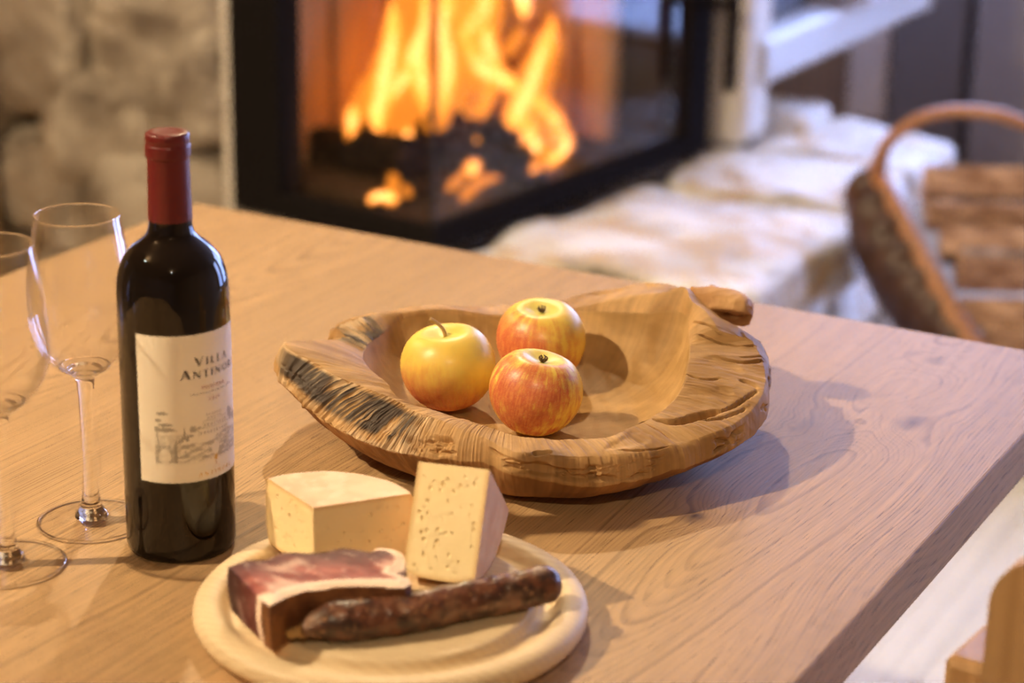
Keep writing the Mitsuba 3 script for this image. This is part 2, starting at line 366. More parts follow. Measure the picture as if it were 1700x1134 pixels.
slab('wall_pillar', -2.24, -1.60, 3.87, 4.0, 0.346, CEIL, 'plaster', 0.02); struct('wall_pillar', 'white plaster pillar at the right end of the fireplace')
slab('wall_alcove', -2.9, -2.7, 4.10, YB, 0, CEIL, 'plaster'); struct('wall_alcove', 'alcove wall')

# ------------------------------------------------------------------ stone hearth
slab('hearth', -2.17, -1.43, 2.62, 4.30, 0.0, 0.26, 'plaster', 0.01)
tag('hearth', 'low hearth of thick rough white stone slabs under the fireplace', 'hearth')
slabs = [(-1.50, 2.48, 0.56, 0.40, 0.286), (-1.495, 2.82, 0.54, 0.34, 0.280), (-1.485, 3.14, 0.52, 0.34, 0.288), (-1.490, 3.46, 0.48, 0.34, 0.278), (-1.470, 3.78, 0.42, 0.34, 0.287), (-1.455, 4.08, 0.38, 0.32, 0.298), (-1.70, 4.16, 0.30, 0.26, 0.325)]
for i, (x, y, sx, sy, z) in enumerate(slabs):
    add('hearth__' + numbered('stone', i), rock((sx + 0.02 * (i in (1,)), sy * 0.97, 0.10), (x, y, z + 0.006 * (-1) ** i), 60 + i, 0.018, 5, 0.07 * (-1) ** i, 10.0, 0.90), 'ledge_stone', smooth=True)
for i, (y, z, w, h) in enumerate([(2.55, 0.12, 0.34, 0.25), (2.86, 0.13, 0.28, 0.24), (3.15, 0.12, 0.30, 0.25), (3.45, 0.13, 0.28, 0.24), (3.74, 0.12, 0.28, 0.25), (4.03, 0.13, 0.28, 0.24)]):
    add('hearth__' + numbered('stone', i + len(slabs)), rock((0.16, w, h), (-1.37 - 0.016 * (i % 3), y, z), 80 + i, 0.018, 5, 0.03, 11.0, 0.90), 'ledge_stone', smooth=True)

# ------------------------------------------------------------------ corner fireplace
FPM = trimesh.transformations.translation_matrix((-1.755, 2.94, 0.350)) @ trimesh.transformations.rotation_matrix(math.radians(-6), [0, 0, 1])

def fp(key, x0, x1, y0, y1, z0, z1, m, b=0.003):
    size, at = (x1 - x0, y1 - y0, z1 - z0), ((x0 + x1) / 2, (y0 + y1) / 2, (z0 + z1) / 2)
    mesh = bevel_box(size, b, at); mesh.apply_transform(FPM)
    return add('fireplace__' + key, mesh, m)

tag('fireplace', 'black-framed corner fireplace with glass panes around a burning log fire', 'fireplace')
fp('frame_rail', -0.016, 0.012, 0.0, 0.88, 0.0, 0.042, 'black_metal')
fp('frame_rail_001', -0.44, 0.012, -0.014, 0.012, 0.0, 0.042, 'black_metal')
fp('frame_post', -0.435, -0.318, -0.014, 0.05, 0.030, 1.0, 'black_metal')
fp('frame_post_001', -0.03, 0.014, 0.795, 0.88, 0.0, 1.0, 'black_metal')
fp('frame_post_002', -0.004, 0.004, -0.004, 0.004, 0.03, 1.0, 'soot_metal', 0.001); part('fireplace__frame_post_002', 'thin seam where the two panes meet')
fp('tray', -0.43, -0.016, 0.012, 0.80, 0.0, 0.024, 'soot_metal'); part('fireplace__tray', 'dark metal tray along the panes')
fp('fire_floor', -0.42, -0.17, 0.06, 0.62, 0.024, 0.045, 'ash_floor'); part('fireplace__fire_floor', 'ashy fireclay floor')
fp('hood', -0.44, 0.014, -0.014, 0.88, 1.0, CEIL - 0.352, 'plaster'); part('fireplace__hood', 'plastered chimney breast')
for i in range(9):
    fp(numbered('lining_panel', i), -0.47, -0.425 + 0.012 * (i % 2), 0.03 + i * 0.078, 0.03 + i * 0.078 + 0.074, 0.024, 1.0, 'firebrick', 0.008)
for i in range(4):
    fp(numbered('lining_panel', 9 + i), -0.425 + i * 0.078, -0.425 + i * 0.078 + 0.074, 0.70 + 0.012 * (i % 2), 0.76, 0.024, 1.0, 'firebrick', 0.008)
fp('side_plate', -0.47, -0.03, 0.77, 0.80, 0.024, 1.0, 'soot_metal'); part('fireplace__side_plate', 'sooty side plate')

def pane(key, a, b, z0=0.03, z1=1.0):
    P = np.array([[(*a, z0), (*a, z1)], [(*b, z0), (*b, z1)]], float)
    P = (FPM @ np.concatenate([P, np.ones((2, 2, 1))], -1)[..., None])[..., :3, 0]
    add('fireplace__' + key, tm(grid(P)), 'fire_pane')
pane('glass_pane', (0.0, 0.004), (0.0, 0.80)); part('fireplace__glass_pane', 'large right-hand glass pane')
pane('glass_pane_001', (-0.32, 0.0), (-0.004, 0.0)); part('fireplace__glass_pane_001', 'narrow left-hand glass pane')
# door handle on a stand-off
h = bevel_box((0.02, 0.026, 0.40), 0.005, (0.074, 0.845, 0.33)); h2 = bevel_box((0.07, 0.018, 0.018), 0.003, (0.042, 0.845, 0.285 + 0.01))
hm = join(h, h2); hm.apply_transform(FPM); add('fireplace__handle', hm, 'black_metal'); part('fireplace__handle', 'long black vertical door handle')

# burning logs
def firelog(key, a, b, r, seed, label):
    p = np.linspace(a, b, 26)
    P = tube(p, np.full(26, r), 20)
    v = P[0].copy()
    c = np.repeat(np.vstack([p[:1], p, p[-1:]]), 20, 0)
    v = c + (v - c) * (0.8 + 0.5 * meshkit.fbm(v * 22 + seed, 3, seed))[:, None]
    add(key, (v, P[1]), 'char_log', smooth=40)
    tag(key, label, 'firewood log')
firelog('burning_log', (-2.14909, 3.20674, 0.40786), (-1.91977, 3.15676, 0.42255), 0.045, 1, 'charred log lying lowest at the left of the fire')
firelog('burning_log_001', (-1.98283, 3.26039, 0.40575), (-1.76331, 3.34738, 0.38397), 0.040, 2, 'charred log lying low across the right half of the fire')
firelog('burning_log_002', (-2.13041, 3.30957, 0.42883), (-1.88648, 3.46951, 0.40546), 0.045, 3, 'charred log behind, lying on top of the lower logs in the fire')
firelog('burning_log_003', (-2.10266, 3.18484, 0.34929), (-1.96504, 3.25231, 0.36067), 0.018, 4, 'thin charred branch lying under the lowest log in the fire')

# flames: burning gas as closed tongues, a bright body inside a thinner orange skin
def flame_bsdf():
    return {'type': 'blendbsdf', 'weight': 0.5, 'a': {'type': 'null'}, 'b': {'type': 'diffuse', 'reflectance': {'type': 'rgb', 'value': [0.0, 0.0, 0.0]}}}
scene['flame_gas'] = flame_bsdf()

tongues = [
    # each: list of (x, y, z, half width)
    (1, [(-2.0236, 3.2050, 0.4475, 0.0054), (-2.0323, 3.2089, 0.4786, 0.0151), (-2.0347, 3.2169, 0.4987, 0.0183), (-2.0372, 3.2371, 0.5385, 0.0183), (-2.0387, 3.2559, 0.5733, 0.0173), (-2.0414, 3.2726, 0.6084, 0.0162), (-2.0451, 3.2847, 0.6387, 0.0151), (-2.0504, 3.2912, 0.6644, 0.0108), (-2.0541, 3.2931, 0.6778, 0.0054)]),
    (1, [(-1.9835, 3.2926, 0.4772, 0.0076), (-1.9880, 3.3018, 0.5049, 0.0153), (-1.9975, 3.3047, 0.5365, 0.0218), (-2.0090, 3.3025, 0.5653, 0.0261), (-2.0116, 3.3152, 0.5937, 0.0185), (-2.0115, 3.3336, 0.6236, 0.0120), (-2.0155, 3.3484, 0.6593, 0.0098), (-2.0233, 3.3632, 0.7055, 0.0087), (-2.0271, 3.3692, 0.7261, 0.0044)]),
    (1, [(-2.0281, 3.2307, 0.5024, 0.0097), (-2.0234, 3.2537, 0.5262, 0.0130), (-2.0167, 3.2778, 0.5468, 0.0152), (-2.0095, 3.2992, 0.5614, 0.0152), (-2.0092, 3.3070, 0.5733, 0.0087)]),
    (1, [(-1.9657, 3.3223, 0.4759, 0.0066), (-1.9678, 3.3341, 0.5013, 0.0142), (-1.9718, 3.3489, 0.5371, 0.0186), (-1.9777, 3.3607, 0.5732, 0.0175), (-1.9876, 3.3661, 0.6099, 0.0131), (-1.9931, 3.3707, 0.6329, 0.0164), (-1.9941, 3.3850, 0.6592, 0.0186), (-1.9985, 3.3943, 0.6871, 0.0153), (-2.0045, 3.3998, 0.7132, 0.0077)]),
    (1, [(-1.9676, 3.3908, 0.5948, 0.0055), (-1.9663, 3.4014, 0.6087, 0.0132), (-1.9607, 3.4200, 0.6241, 0.0188), (-1.9538, 3.4431, 0.6435, 0.0199), (-1.9529, 3.4609, 0.6709, 0.0188), (-1.9550, 3.4729, 0.6967, 0.0133)]),
    (1, [(-1.9622, 3.4054, 0.6041, 0.0110), (-1.9492, 3.4078, 0.5717, 0.0154), (-1.9340, 3.4176, 0.5460, 0.0188), (-1.9153, 3.4389, 0.5298, 0.0189), (-1.8979, 3.4585, 0.5147, 0.0189), (-1.8860, 3.4697, 0.5005, 0.0167)]),
    (1, [(-1.9457, 3.4449, 0.6240, 0.0133), (-1.9363, 3.4384, 0.5870, 0.0155), (-1.9261, 3.4391, 0.5600, 0.0155), (-1.9124, 3.4471, 0.5354, 0.0133)]),
    (1, [(-1.8782, 3.4331, 0.4175, 0.0056), (-1.8803, 3.4408, 0.4362, 0.0134), (-1.8814, 3.4536, 0.4609, 0.0212), (-1.8787, 3.4711, 0.4830, 0.0223), (-1.8748, 3.4910, 0.5059, 0.0179), (-1.8737, 3.5091, 0.5335, 0.0157), (-1.8725, 3.5268, 0.5601, 0.0168), (-1.8701, 3.5451, 0.5845, 0.0169), (-1.8687, 3.5606, 0.6071, 0.0124), (-1.8736, 3.5641, 0.6264, 0.0068)]),
    (1, [(-1.8803, 3.4736, 0.4914, 0.0112), (-1.8634, 3.4945, 0.4804, 0.0146), (-1.8499, 3.5058, 0.4628, 0.0135), (-1.8384, 3.5160, 0.4485, 0.0124), (-1.8260, 3.5226, 0.4257, 0.0135), (-1.8022, 3.5000, 0.4070, 0.0135), (-1.7770, 3.4400, 0.4070, 0.0121), (-1.7690, 3.3870, 0.4070, 0.0120), (-1.7683, 3.3511, 0.4070, 0.0108), (-1.7607, 3.3050, 0.4070, 0.0086), (-1.7598, 3.2855, 0.4070, 0.0053)]),
    (1, [(-1.8745, 3.4642, 0.4597, 0.0101), (-1.8626, 3.4714, 0.4393, 0.0101), (-1.8538, 3.4703, 0.4131, 0.0112), (-1.8125, 3.4011, 0.4070, 0.0110), (-1.7715, 3.3183, 0.4070, 0.0075)]),
    (1, [(-1.8624, 3.4535, 0.4086, 0.0045), (-1.8650, 3.4576, 0.4223, 0.0101), (-1.8696, 3.4584, 0.4364, 0.0101)]),
    (1, [(-1.9229, 3.5294, 0.7030, 0.0112), (-1.9151, 3.5233, 0.6711, 0.0145), (-1.9068, 3.5209, 0.6443, 0.0134), (-1.9042, 3.5145, 0.6264, 0.0067)]),
    (1, [(-2.0543, 3.1557, 0.4557, 0.0053), (-2.0567, 3.1637, 0.4757, 0.0096), (-2.0588, 3.1711, 0.4936, 0.0139), (-2.0610, 3.1766, 0.5087, 0.0075)]),
    (1, [(-1.9968, 3.2375, 0.4243, 0.0043), (-1.9974, 3.2425, 0.4343, 0.0076), (-1.9960, 3.2526, 0.4469, 0.0098), (-1.9938, 3.2635, 0.4583, 0.0065)]),
    (1, [(-1.8959, 2.9664, 0.4070, 0.0061), (-1.8976, 2.9879, 0.4070, 0.0081), (-1.8918, 3.0053, 0.4070, 0.0092), (-1.8737, 3.0031, 0.4070, 0.0122), (-1.8574, 2.9999, 0.4070, 0.0071)]),
    (1, [(-1.8313, 3.2001, 0.4070, 0.0042), (-1.8554, 3.2442, 0.4070, 0.0118), (-1.8906, 3.3140, 0.4070, 0.0142), (-1.9173, 3.3649, 0.4117, 0.0110), (-1.9192, 3.3722, 0.4292, 0.0044)]),
    (0, [(-2.0072, 3.1569, 0.4070, 0.0064), (-1.9916, 3.1720, 0.4070, 0.0086), (-1.9758, 3.1770, 0.4070, 0.0064)]),
    (0, [(-1.8859, 3.0228, 0.4070, 0.0061), (-1.9286, 3.0990, 0.4070, 0.0084), (-1.9714, 3.1699, 0.4070, 0.0075)]),
    (0, [(-1.9776, 3.2063, 0.4070, 0.0097), (-1.9650, 3.1941, 0.4070, 0.0096)]),
    (0, [(-1.9640, 3.2253, 0.4070, 0.0086), (-1.9532, 3.2118, 0.4070, 0.0086)]),
    (0, [(-1.8796, 3.0592, 0.4070, 0.0082), (-1.8676, 3.0437, 0.4070, 0.0082)]),
    (0, [(-1.9416, 3.3615, 0.4735, 0.0055), (-1.9325, 3.3787, 0.4770, 0.0121), (-1.9250, 3.3923, 0.4787, 0.0066)]),
    (0, [(-1.9798, 3.2865, 0.4566, 0.0087), (-1.9736, 3.2994, 0.4604, 0.0120), (-1.9657, 3.3161, 0.4659, 0.0142), (-1.9662, 3.3274, 0.4860, 0.0109)]),
    (0, [(-2.0160, 3.2112, 0.4361, 0.0086), (-2.0159, 3.2416, 0.4853, 0.0368), (-2.0189, 3.2731, 0.5452, 0.0477), (-2.0231, 3.3088, 0.6154, 0.0434), (-2.0292, 3.3353, 0.6763, 0.0370), (-2.0367, 3.3474, 0.7174, 0.0217)]),
    (0, [(-1.9657, 3.3161, 0.4659, 0.0088), (-1.9653, 3.3470, 0.5159, 0.0329), (-1.9701, 3.3758, 0.5770, 0.0329), (-1.9782, 3.3994, 0.6388, 0.0374), (-1.9896, 3.4178, 0.7011, 0.0264)]),
    (0, [(-1.9211, 3.3923, 0.4679, 0.0088), (-1.9247, 3.4110, 0.5090, 0.0221), (-1.9363, 3.4170, 0.5515, 0.0265), (-1.9512, 3.4240, 0.6045, 0.0331), (-1.9573, 3.4509, 0.6664, 0.0376), (-1.9616, 3.4686, 0.7078, 0.0243)]),
    (0, [(-1.8629, 3.4497, 0.4070, 0.0112), (-1.8717, 3.4685, 0.4593, 0.0335), (-1.8723, 3.4979, 0.5106, 0.0291), (-1.8691, 3.5302, 0.5565, 0.0247), (-1.8694, 3.5572, 0.6031, 0.0158), (-1.8742, 3.5694, 0.6369, 0.0056)]),
    (0, [(-1.7587, 3.2812, 0.4070, 0.0064), (-1.7830, 3.3832, 0.4070, 0.0240), (-1.8266, 3.5125, 0.4104, 0.0248), (-1.8415, 3.5143, 0.4541, 0.0203), (-1.8649, 3.4970, 0.4889, 0.0202)]),
    (0, [(-1.8223, 3.0958, 0.4070, 0.0062), (-1.8352, 3.1587, 0.4070, 0.0094), (-1.8609, 3.2408, 0.4070, 0.0086), (-1.8968, 3.3204, 0.4070, 0.0066)]),
    (0, [(-1.7713, 3.0593, 0.4070, 0.0081), (-1.7891, 3.1311, 0.4070, 0.0093), (-1.7999, 3.1813, 0.4070, 0.0094), (-1.7834, 3.2161, 0.4070, 0.0084)]),
    (0, [(-1.9161, 3.4596, 0.5666, 0.0067), (-1.9091, 3.4808, 0.5830, 0.0111), (-1.9046, 3.4999, 0.6028, 0.0100), (-1.9107, 3.4966, 0.6140, 0.0056)]),
    (0, [(-2.0578, 3.1474, 0.4526, 0.0043), (-2.0558, 3.1701, 0.4833, 0.0128), (-2.0521, 3.2004, 0.5216, 0.0150), (-2.0496, 3.2288, 0.5604, 0.0129)]),
    (0, [(-1.9219, 3.3851, 0.4579, 0.0055), (-1.9205, 3.4042, 0.4860, 0.0100), (-1.9206, 3.4173, 0.5083, 0.0089), (-1.9285, 3.4172, 0.5299, 0.0055)]),
]
core, skin, heart = [], [], []
for i, (kind, pts) in enumerate(tongues):
    q = resample(np.array(pts, float), 30, 'pchip')
    w = q[:, 3].copy()
    wob = 1 + 0.22 * (meshkit.noise(np.stack([np.arange(30) * 0.5, np.full(30, i * 3.3), np.zeros(30)], -1), 7) - 0.5)
    w = w * wob
    taper = np.clip(np.minimum(np.arange(30) / 4.0, (29 - np.arange(30)) / 6.0), 0.12, 1) ** 0.5
    up = (-0.4523, 0.8296, 0.1)
    if kind > 0: heart.append(tm(tube(q[4:24, :3], (w * 0.62 * taper)[4:24] * np.sin(np.linspace(0.15, 3.0, 20)), 12, squash=(1.0, 0.5), up=up)))
    if kind > 0: core.append(tm(tube(q[:, :3], w * 0.72 * taper, 14, squash=(1.0, 0.55), up=up)))
    skin.append(tm(tube(q[:, :3], w * 1.22 * taper, 14, squash=(1.0, 0.7), up=up)))
tag('flames', 'tall yellow and orange flames rising from the burning logs', 'fire', kind='stuff')

add('flames__body', join(*core), 'flame_gas', smooth=True, emitter={'type': 'area', 'radiance': {'type': 'rgb', 'value': [3.6 * FIRE, 1.20 * FIRE, 0.22 * FIRE]}})
add('flames__heart', join(*heart), 'flame_gas', smooth=True, emitter={'type': 'area', 'radiance': {'type': 'rgb', 'value': [4.0 * FIRE, 2.2 * FIRE, 1.1 * FIRE]}}); part('flames__heart', 'white-hot hearts of the flames')
add('flames__skin', join(*skin), 'flame_gas', smooth=True, emitter={'type': 'area', 'radiance': {'type': 'rgb', 'value': [0.95 * FIRE, 0.25 * FIRE, 0.022 * FIRE]}})
part('flames__body', 'bright yellow-white bodies of the flames'); part('flames__skin', 'orange outer flames')

# ------------------------------------------------------------------ shelf with papers
slab('wall_shelf', -2.69, -1.585, 3.93, 4.95, 0.462, 0.552, 'shelf_stone', 0.006)
tag('wall_shelf', 'thick white stone shelf running away from the plaster pillar, bluish in the window light', 'shelf')
slab('magazine', -1.92, -1.545, 4.40, 4.93, 0.556, 0.580, 'paper_white', 0.003); tag('magazine', 'pale magazine at the bottom of the small stack on the stone shelf', 'magazine')
slab('magazine_001', -1.90, -1.56, 4.38, 4.88, 0.581, 0.600, 'paper_red', 0.003); tag('magazine_001', 'reddish magazine lying on top of the pale magazine on the stone shelf', 'magazine')
slab('magazine_002', -1.91, -1.55, 4.41, 4.90, 0.601, 0.625, 'paper_white', 0.003); tag('magazine_002', 'white magazine on top of the reddish one on the stone shelf', 'magazine')
slab('storage_box', -1.95, -1.66, 4.08, 4.34, 0.556, 0.72, 'paper_dark', 0.004); tag('storage_box', 'small black box on the stone shelf next to the pillar', 'box')

# ------------------------------------------------------------------ firewood basket
rim = resample([(-1.20871, 3.52709, 0.43052), (-1.17637, 3.49027, 0.41104), (-1.10936, 3.43500, 0.35615), (-1.02375, 3.36941, 0.27905), (-0.96336, 3.33456, 0.22581), (-0.89753, 3.31665, 0.17833), (-0.80037, 3.33559, 0.15134)], 40)
bulge = resample([(-1.24833, 3.50497, 0.36993), (-1.23256, 3.45837, 0.34856), (-1.17406, 3.39975, 0.29693), (-1.07996, 3.35483, 0.23085), (-1.00548, 3.33147, 0.18726), (-0.91670, 3.32021, 0.15458), (-0.80122, 3.34256, 0.14054)], 40)
foot = resample([(-1.06325, 3.68907, 0.01000), (-1.05110, 3.67303, 0.00800), (-1.01430, 3.61436, 0.00600), (-0.96729, 3.54490, 0.00600), (-0.92540, 3.49608, 0.00600), (-0.87063, 3.45416, 0.00600), (-0.78827, 3.45647, 0.00600)], 40)
mid_n = np.array([0.875, 0.484, 0.0])                      # across the basket
mid_p = np.array((-0.82359, 3.50571, 0.31826)); mid_p[2] = 0
def mirror(P):
    d = (P - mid_p) @ mid_n
    return P - 2 * d[..., None] * mid_n
S = np.linspace(0, 1, 26)[:, None, None]
wall_in = (1 - S) ** 2 * rim + 2 * S * (1 - S) * (bulge * 1.7 - 0.45 * rim - 0.25 * foot) + S ** 2 * foot
u = np.arange(40)[None, :] ; s_ = np.arange(26)[:, None]
nr = nrm(wall_in, wv=False)
weave = 0.006 * np.sign(np.sin(s_ * np.pi / 1.0 + 0.5)) * np.sin(u * np.pi / 2 + (s_ % 2) * np.pi)
shell = wall_in + nr * weave[..., None]
base = np.stack([foot, mirror(foot)])
tag('log_basket', 'brown wicker basket with an arched handle filled with split firewood on the floor', 'basket')
add('log_basket__side', join(grid(shell), grid(shell + nr * 0.010)), 'wicker', smooth=True)
add('log_basket__side_001', join(grid(mirror(shell)), grid(mirror(shell + nr * 0.010))), 'wicker', smooth=True)
add('log_basket__base', join(grid(base), grid(np.stack([foot + (0, 0, 0.012), mirror(foot + (0, 0, 0.012))]))), 'wicker')
add('log_basket__rim', tube(rim + (0, 0, 0.004), np.full(40, 0.017), 12), 'wicker_pale', smooth=True); part('log_basket__rim', 'paler thick rim')
add('log_basket__rim_001', tube(mirror(rim + (0, 0, 0.004)), np.full(40, 0.017), 12), 'wicker_pale', smooth=True); part('log_basket__rim_001', 'paler thick rim')
hp = np.array([(-1.19615, 3.50666, 0.42063), (-1.18677, 3.49902, 0.47721), (-1.15346, 3.49930, 0.52081), (-1.10807, 3.50031, 0.54955), (-1.05176, 3.50154, 0.56375), (-0.99414, 3.49894, 0.56644), (-0.93556, 3.51335, 0.55165)])
hm_ = mirror(hp)[::-1]
add('log_basket__handle', tube(resample(np.vstack([hp, hm_[1:]]), 60, 'pchip'), np.full(60, 0.016), 12, squash=(1.0, 0.7)), 'wicker_pale', smooth=True); part('log_basket__handle', 'paler arched handle')

def split_log(key, p0, p1, r, ang, seed, label):
    p0, p1 = np.array(p0, float), np.array(p1, float)
    ax = p1 - p0; L = np.linalg.norm(ax); ax /= L
    side = np.cross(ax, [0, 0, 1.0]); side /= np.linalg.norm(side); upv = np.cross(side, ax)
    th = np.r_[np.linspace(-0.85, 0.85, 12)]
    prof = [(r * math.sin(t), r * math.cos(t)) for t in th] + [(r * 0.5, -0.1 * r), (0.12 * r, -0.62 * r), (-0.12 * r, -0.66 * r), (-r * 0.5, -0.1 * r)]
    prof = np.array(prof) * 0.90; ca, sa = math.cos(ang), math.sin(ang)
    prof = prof @ np.array([[ca, -sa], [sa, ca]]).T
    st = np.linspace(0, L, 40)
    P = p0 + st[:, None, None] * ax + prof[None, :, :1] * side + prof[None, :, 1:] * upv
    c = p0 + st[:, None, None] * ax
    n1 = meshkit.fbm(P * np.array([9, 9, 30]) + seed, 3, seed)
    P = c + (P - c) * (0.84 + 0.34 * n1)[..., None]
    P = np.concatenate([np.repeat(P[:1].mean(1, keepdims=True), len(prof), 1), P, np.repeat(P[-1:].mean(1, keepdims=True), len(prof), 1)])
    v, f = grid(P, wv=True, flip=True)
    add(key, (v, f), 'log_split', smooth=35)
    npf = len(prof)
    B = P[1:-1, :12]; B = B + (B - c) * 0.05
    add(key + '__bark', grid(B, flip=True), 'log_bark', smooth=True); part(key + '__bark', 'grey-brown bark')
    tag(key, label, 'firewood log')
lx = np.array([0.875, 0.484, 0.0]) * 0.36
for i, (a, r, ang, lab) in enumerate([
        ((-1.13602, 3.58208, 0.41017), 0.046, 3.5, 'split log lying topmost in the wicker basket with a pale torn upper face'),
        ((-1.09884, 3.49814, 0.38310), 0.036, 2.6, 'second split log from the top in the basket with an orange-brown cut face'),
        ((-1.05886, 3.45833, 0.34548), 0.044, 3.6, 'split log with a broad pinkish face in the middle of the basket'),
        ((-1.01311, 3.41983, 0.30323), 0.046, 0.4, 'log showing grey bark below the middle of the basket'),
        ((-1.00386, 3.41349, 0.24475), 0.038, 3.3, 'split log with a pinkish face near the bottom of the basket'),
        ((-1.06540, 3.59442, 0.25496), 0.045, 2.0, 'log at the back of the basket behind the bark-covered one'),
        ((-0.95588, 3.39931, 0.20177), 0.040, 3.0, 'lowest split log in the basket, behind the table edge')]):
    split_log(numbered('firewood_log', i), a, np.array(a) + lx, r, ang, 11 + i, lab)

# ------------------------------------------------------------------ wooden chair at the right side of the table
tag('chair', 'light brown solid wood chair standing at the right-hand side of the table', 'chair')
CHZ = math.radians(24)
def rounded_panel(w, h, t, r, n=10):
    pg = sbox(0, 0, w, h)
    cut = Polygon([(0, h - r), (0, h), (r, h)] + [(r - r * math.sin(a), h - r + r * math.cos(a)) for a in np.linspace(0, math.pi / 2, n)])
    return trimesh.creation.extrude_polygon(pg.difference(cut.buffer(1e-6)), t, engine='earcut')
bk = rounded_panel(0.30, 0.46, 0.022, 0.035)
bk.apply_transform(trimesh.transformations.rotation_matrix(math.pi / 2, [1, 0, 0]))      # stands up: x wide, z high, thickness towards -y
bk.apply_transform(trimesh.transformations.rotation_matrix(math.radians(-4), [0, 0, 1]))
bk.apply_translation((-0.2975, 1.150, 0.405)); add('chair__backrest', bk, 'chair_wood', smooth=30)
add('chair__post', bevel_box((0.045, 0.06, 0.762), 0.006, (-0.309, 1.196, 0.389), math.radians(-6)), 'chair_wood'); part('chair__post', 'front post')
add('chair__post_001', bevel_box((0.045, 0.06, 0.778), 0.006, (-0.02, 1.20, 0.397), math.radians(-6)), 'chair_wood')
add('chair__seat', bevel_box((0.36, 0.36, 0.03), 0.006, (-0.15, 1.36, 0.44)), 'chair_wood')
for i, (x, y) in enumerate(((-0.30, 1.17), (-0.01, 1.17), (-0.30, 1.52), (-0.01, 1.52))):
    add('chair__' + numbered('leg', i), bevel_box((0.035, 0.035, 0.422), 0.004, (x, y, 0.219)), 'chair_wood')

# ------------------------------------------------------------------ table
tag('table', 'large light oak table of glued boards with an open grain and a thick straight edge', 'table')
TY0, TY1, TH = -0.42, 1.8095, 0.043
for i in range(8):
    x1, x0 = SEAMS[i], SEAMS[i + 1]
    w = x1 - x0
    ch = 0.0018
    e0, e1 = (x0 + (ch if i == 7 else 0)), (x1 - (ch if i == 0 else 0))
    sec = Polygon([(x0, -TH + ch), (e0, -TH), (e1, -TH), (x1, -TH + ch), (x1, -ch), (x1 - 0.3 * (x1 - e1), -0.3 * ch), (e1, 0), (e0, 0), (x0 + 0.3 * (e0 - x0), -0.3 * ch), (x0, -ch)]) if i in (0, 7) else sbox(x0 + 0.00002, -TH, x1, 0)
    mbx = trimesh.creation.extrude_polygon(sec.buffer(0), TY1 - TY0, engine='earcut')
    mbx.vertices = np.stack([mbx.vertices[:, 0], TY1 - mbx.vertices[:, 2], Z0 + mbx.vertices[:, 1]], -1)
    if mbx.volume < 0: mbx.invert()
    add('table__' + numbered('board', i), mbx, 'oak')
for i, (x, y) in enumerate(((-0.80, -0.25), (-1.15, -0.25), (-0.86, 1.45), (-1.15, 1.45))):
    add('table__' + numbered('leg', i), bevel_box((0.085, 0.085, Z0 - TH - (0.008 if x > -1 else 0)), 0.004, (x, y, (Z0 - TH + (0.008 if x > -1 else 0)) / 2)), 'oak')
for i, (sx, sy, x, y) in enumerate(((0.025, 1.7, -0.80, 0.60), (0.025, 1.7, -1.15, 0.60))):
    add('table__' + numbered('apron', i), bevel_box((sx, sy, 0.08), 0.003, (x, y, Z0 - TH - 0.04)), 'oak')

# ------------------------------------------------------------------ wine bottle
BX, BY = (-0.85657, 1.09811)
BA = math.radians(-10)      # the way the middle of the label faces
tag('wine_bottle', 'full dark wine bottle with burgundy capsule and cream label beside two empty glasses', 'wine bottle')
prof = smooth_profile([(0.0, 0.006), (0.020, 0.004), (0.030, 0.0012), (0.0335, 0.0), (0.0362, 0.0018), (0.0374, 0.006), (0.0375, 0.02), (0.0375, 0.10), (0.0375, 0.178), (0.0371, 0.189), (0.0354, 0.1985),
                       (0.0318, 0.2075), (0.0262, 0.2145), (0.0204, 0.2193), (0.0166, 0.2230), (0.0149, 0.2268), (0.0143, 0.232), (0.0140, 0.245), (0.0136, 0.276), (0.0134, 0.285), (0.0, 0.285)], 150)
add('wine_bottle__body', lathe(prof, 120, (BX, BY, Z0)), 'dark_glass', smooth=40)
cap = smooth_profile([(0.01455, 0.2335), (0.0146, 0.2345), (0.0142, 0.250), (0.0139, 0.2745), (0.0139, 0.2752), (0.0147, 0.2758), (0.0149, 0.277), (0.0149, 0.2825), (0.0147, 0.2838), (0.0143, 0.2843), (0.0143, 0.2862), (0.0146, 0.2868),
                      (0.0145, 0.2900), (0.0136, 0.2918), (0.010, 0.2924), (0.006, 0.2921), (0.0, 0.2920)], 120)
add('wine_bottle__capsule', lathe(cap, 96, (BX, BY, Z0)), 'capsule_foil', smooth=35); part('wine_bottle__capsule', 'burgundy foil capsule')
RL = 0.0377
def on_bottle(s, h, r):
    a = BA + np.asarray(s) / 0.0378
    return np.stack([BX + r * np.cos(a), BY + r * np.sin(a), Z0 + np.asarray(h) + 0 * a], -1)

# the label: cream paper with an etched view of the villa and its gardens (s across, h up, millimetres)
ss, hh = np.meshgrid(np.linspace(-55.4, 55.4, 520), np.linspace(60.3, 164.0, 430), indexing='ij')
nz = lambda fs, fh, o=3, k=0: meshkit.fbm(np.stack([ss * fs, hh * fh, np.full_like(ss, k * 3.1)], -1), o, k)
ink = np.zeros_like(ss)
def put(mask, v):
    global ink
    ink = np.maximum(ink, mask * v)
inside = sstep(-43.8, -43.2, ss) * (1 - sstep(43.2, 43.8, ss)) * sstep(74.6, 75.0, hh)
ground_h = 85.5 + 0.16 * (ss + 30) + 1.5 * np.sin(ss * 0.21) + np.where(ss > 6, -0.1 * (ss - 6), 0)     # skyline of the garden slope
garden = inside * (1 - sstep(ground_h - 0.6, ground_h + 0.6, hh))
put(garden * sstep(0.44, 0.62, nz(0.22, 0.75, 4, 1)), 0.75)
put(garden * sstep(0.5, 0.6, nz(0.9, 2.2, 3, 2)), 0.55)
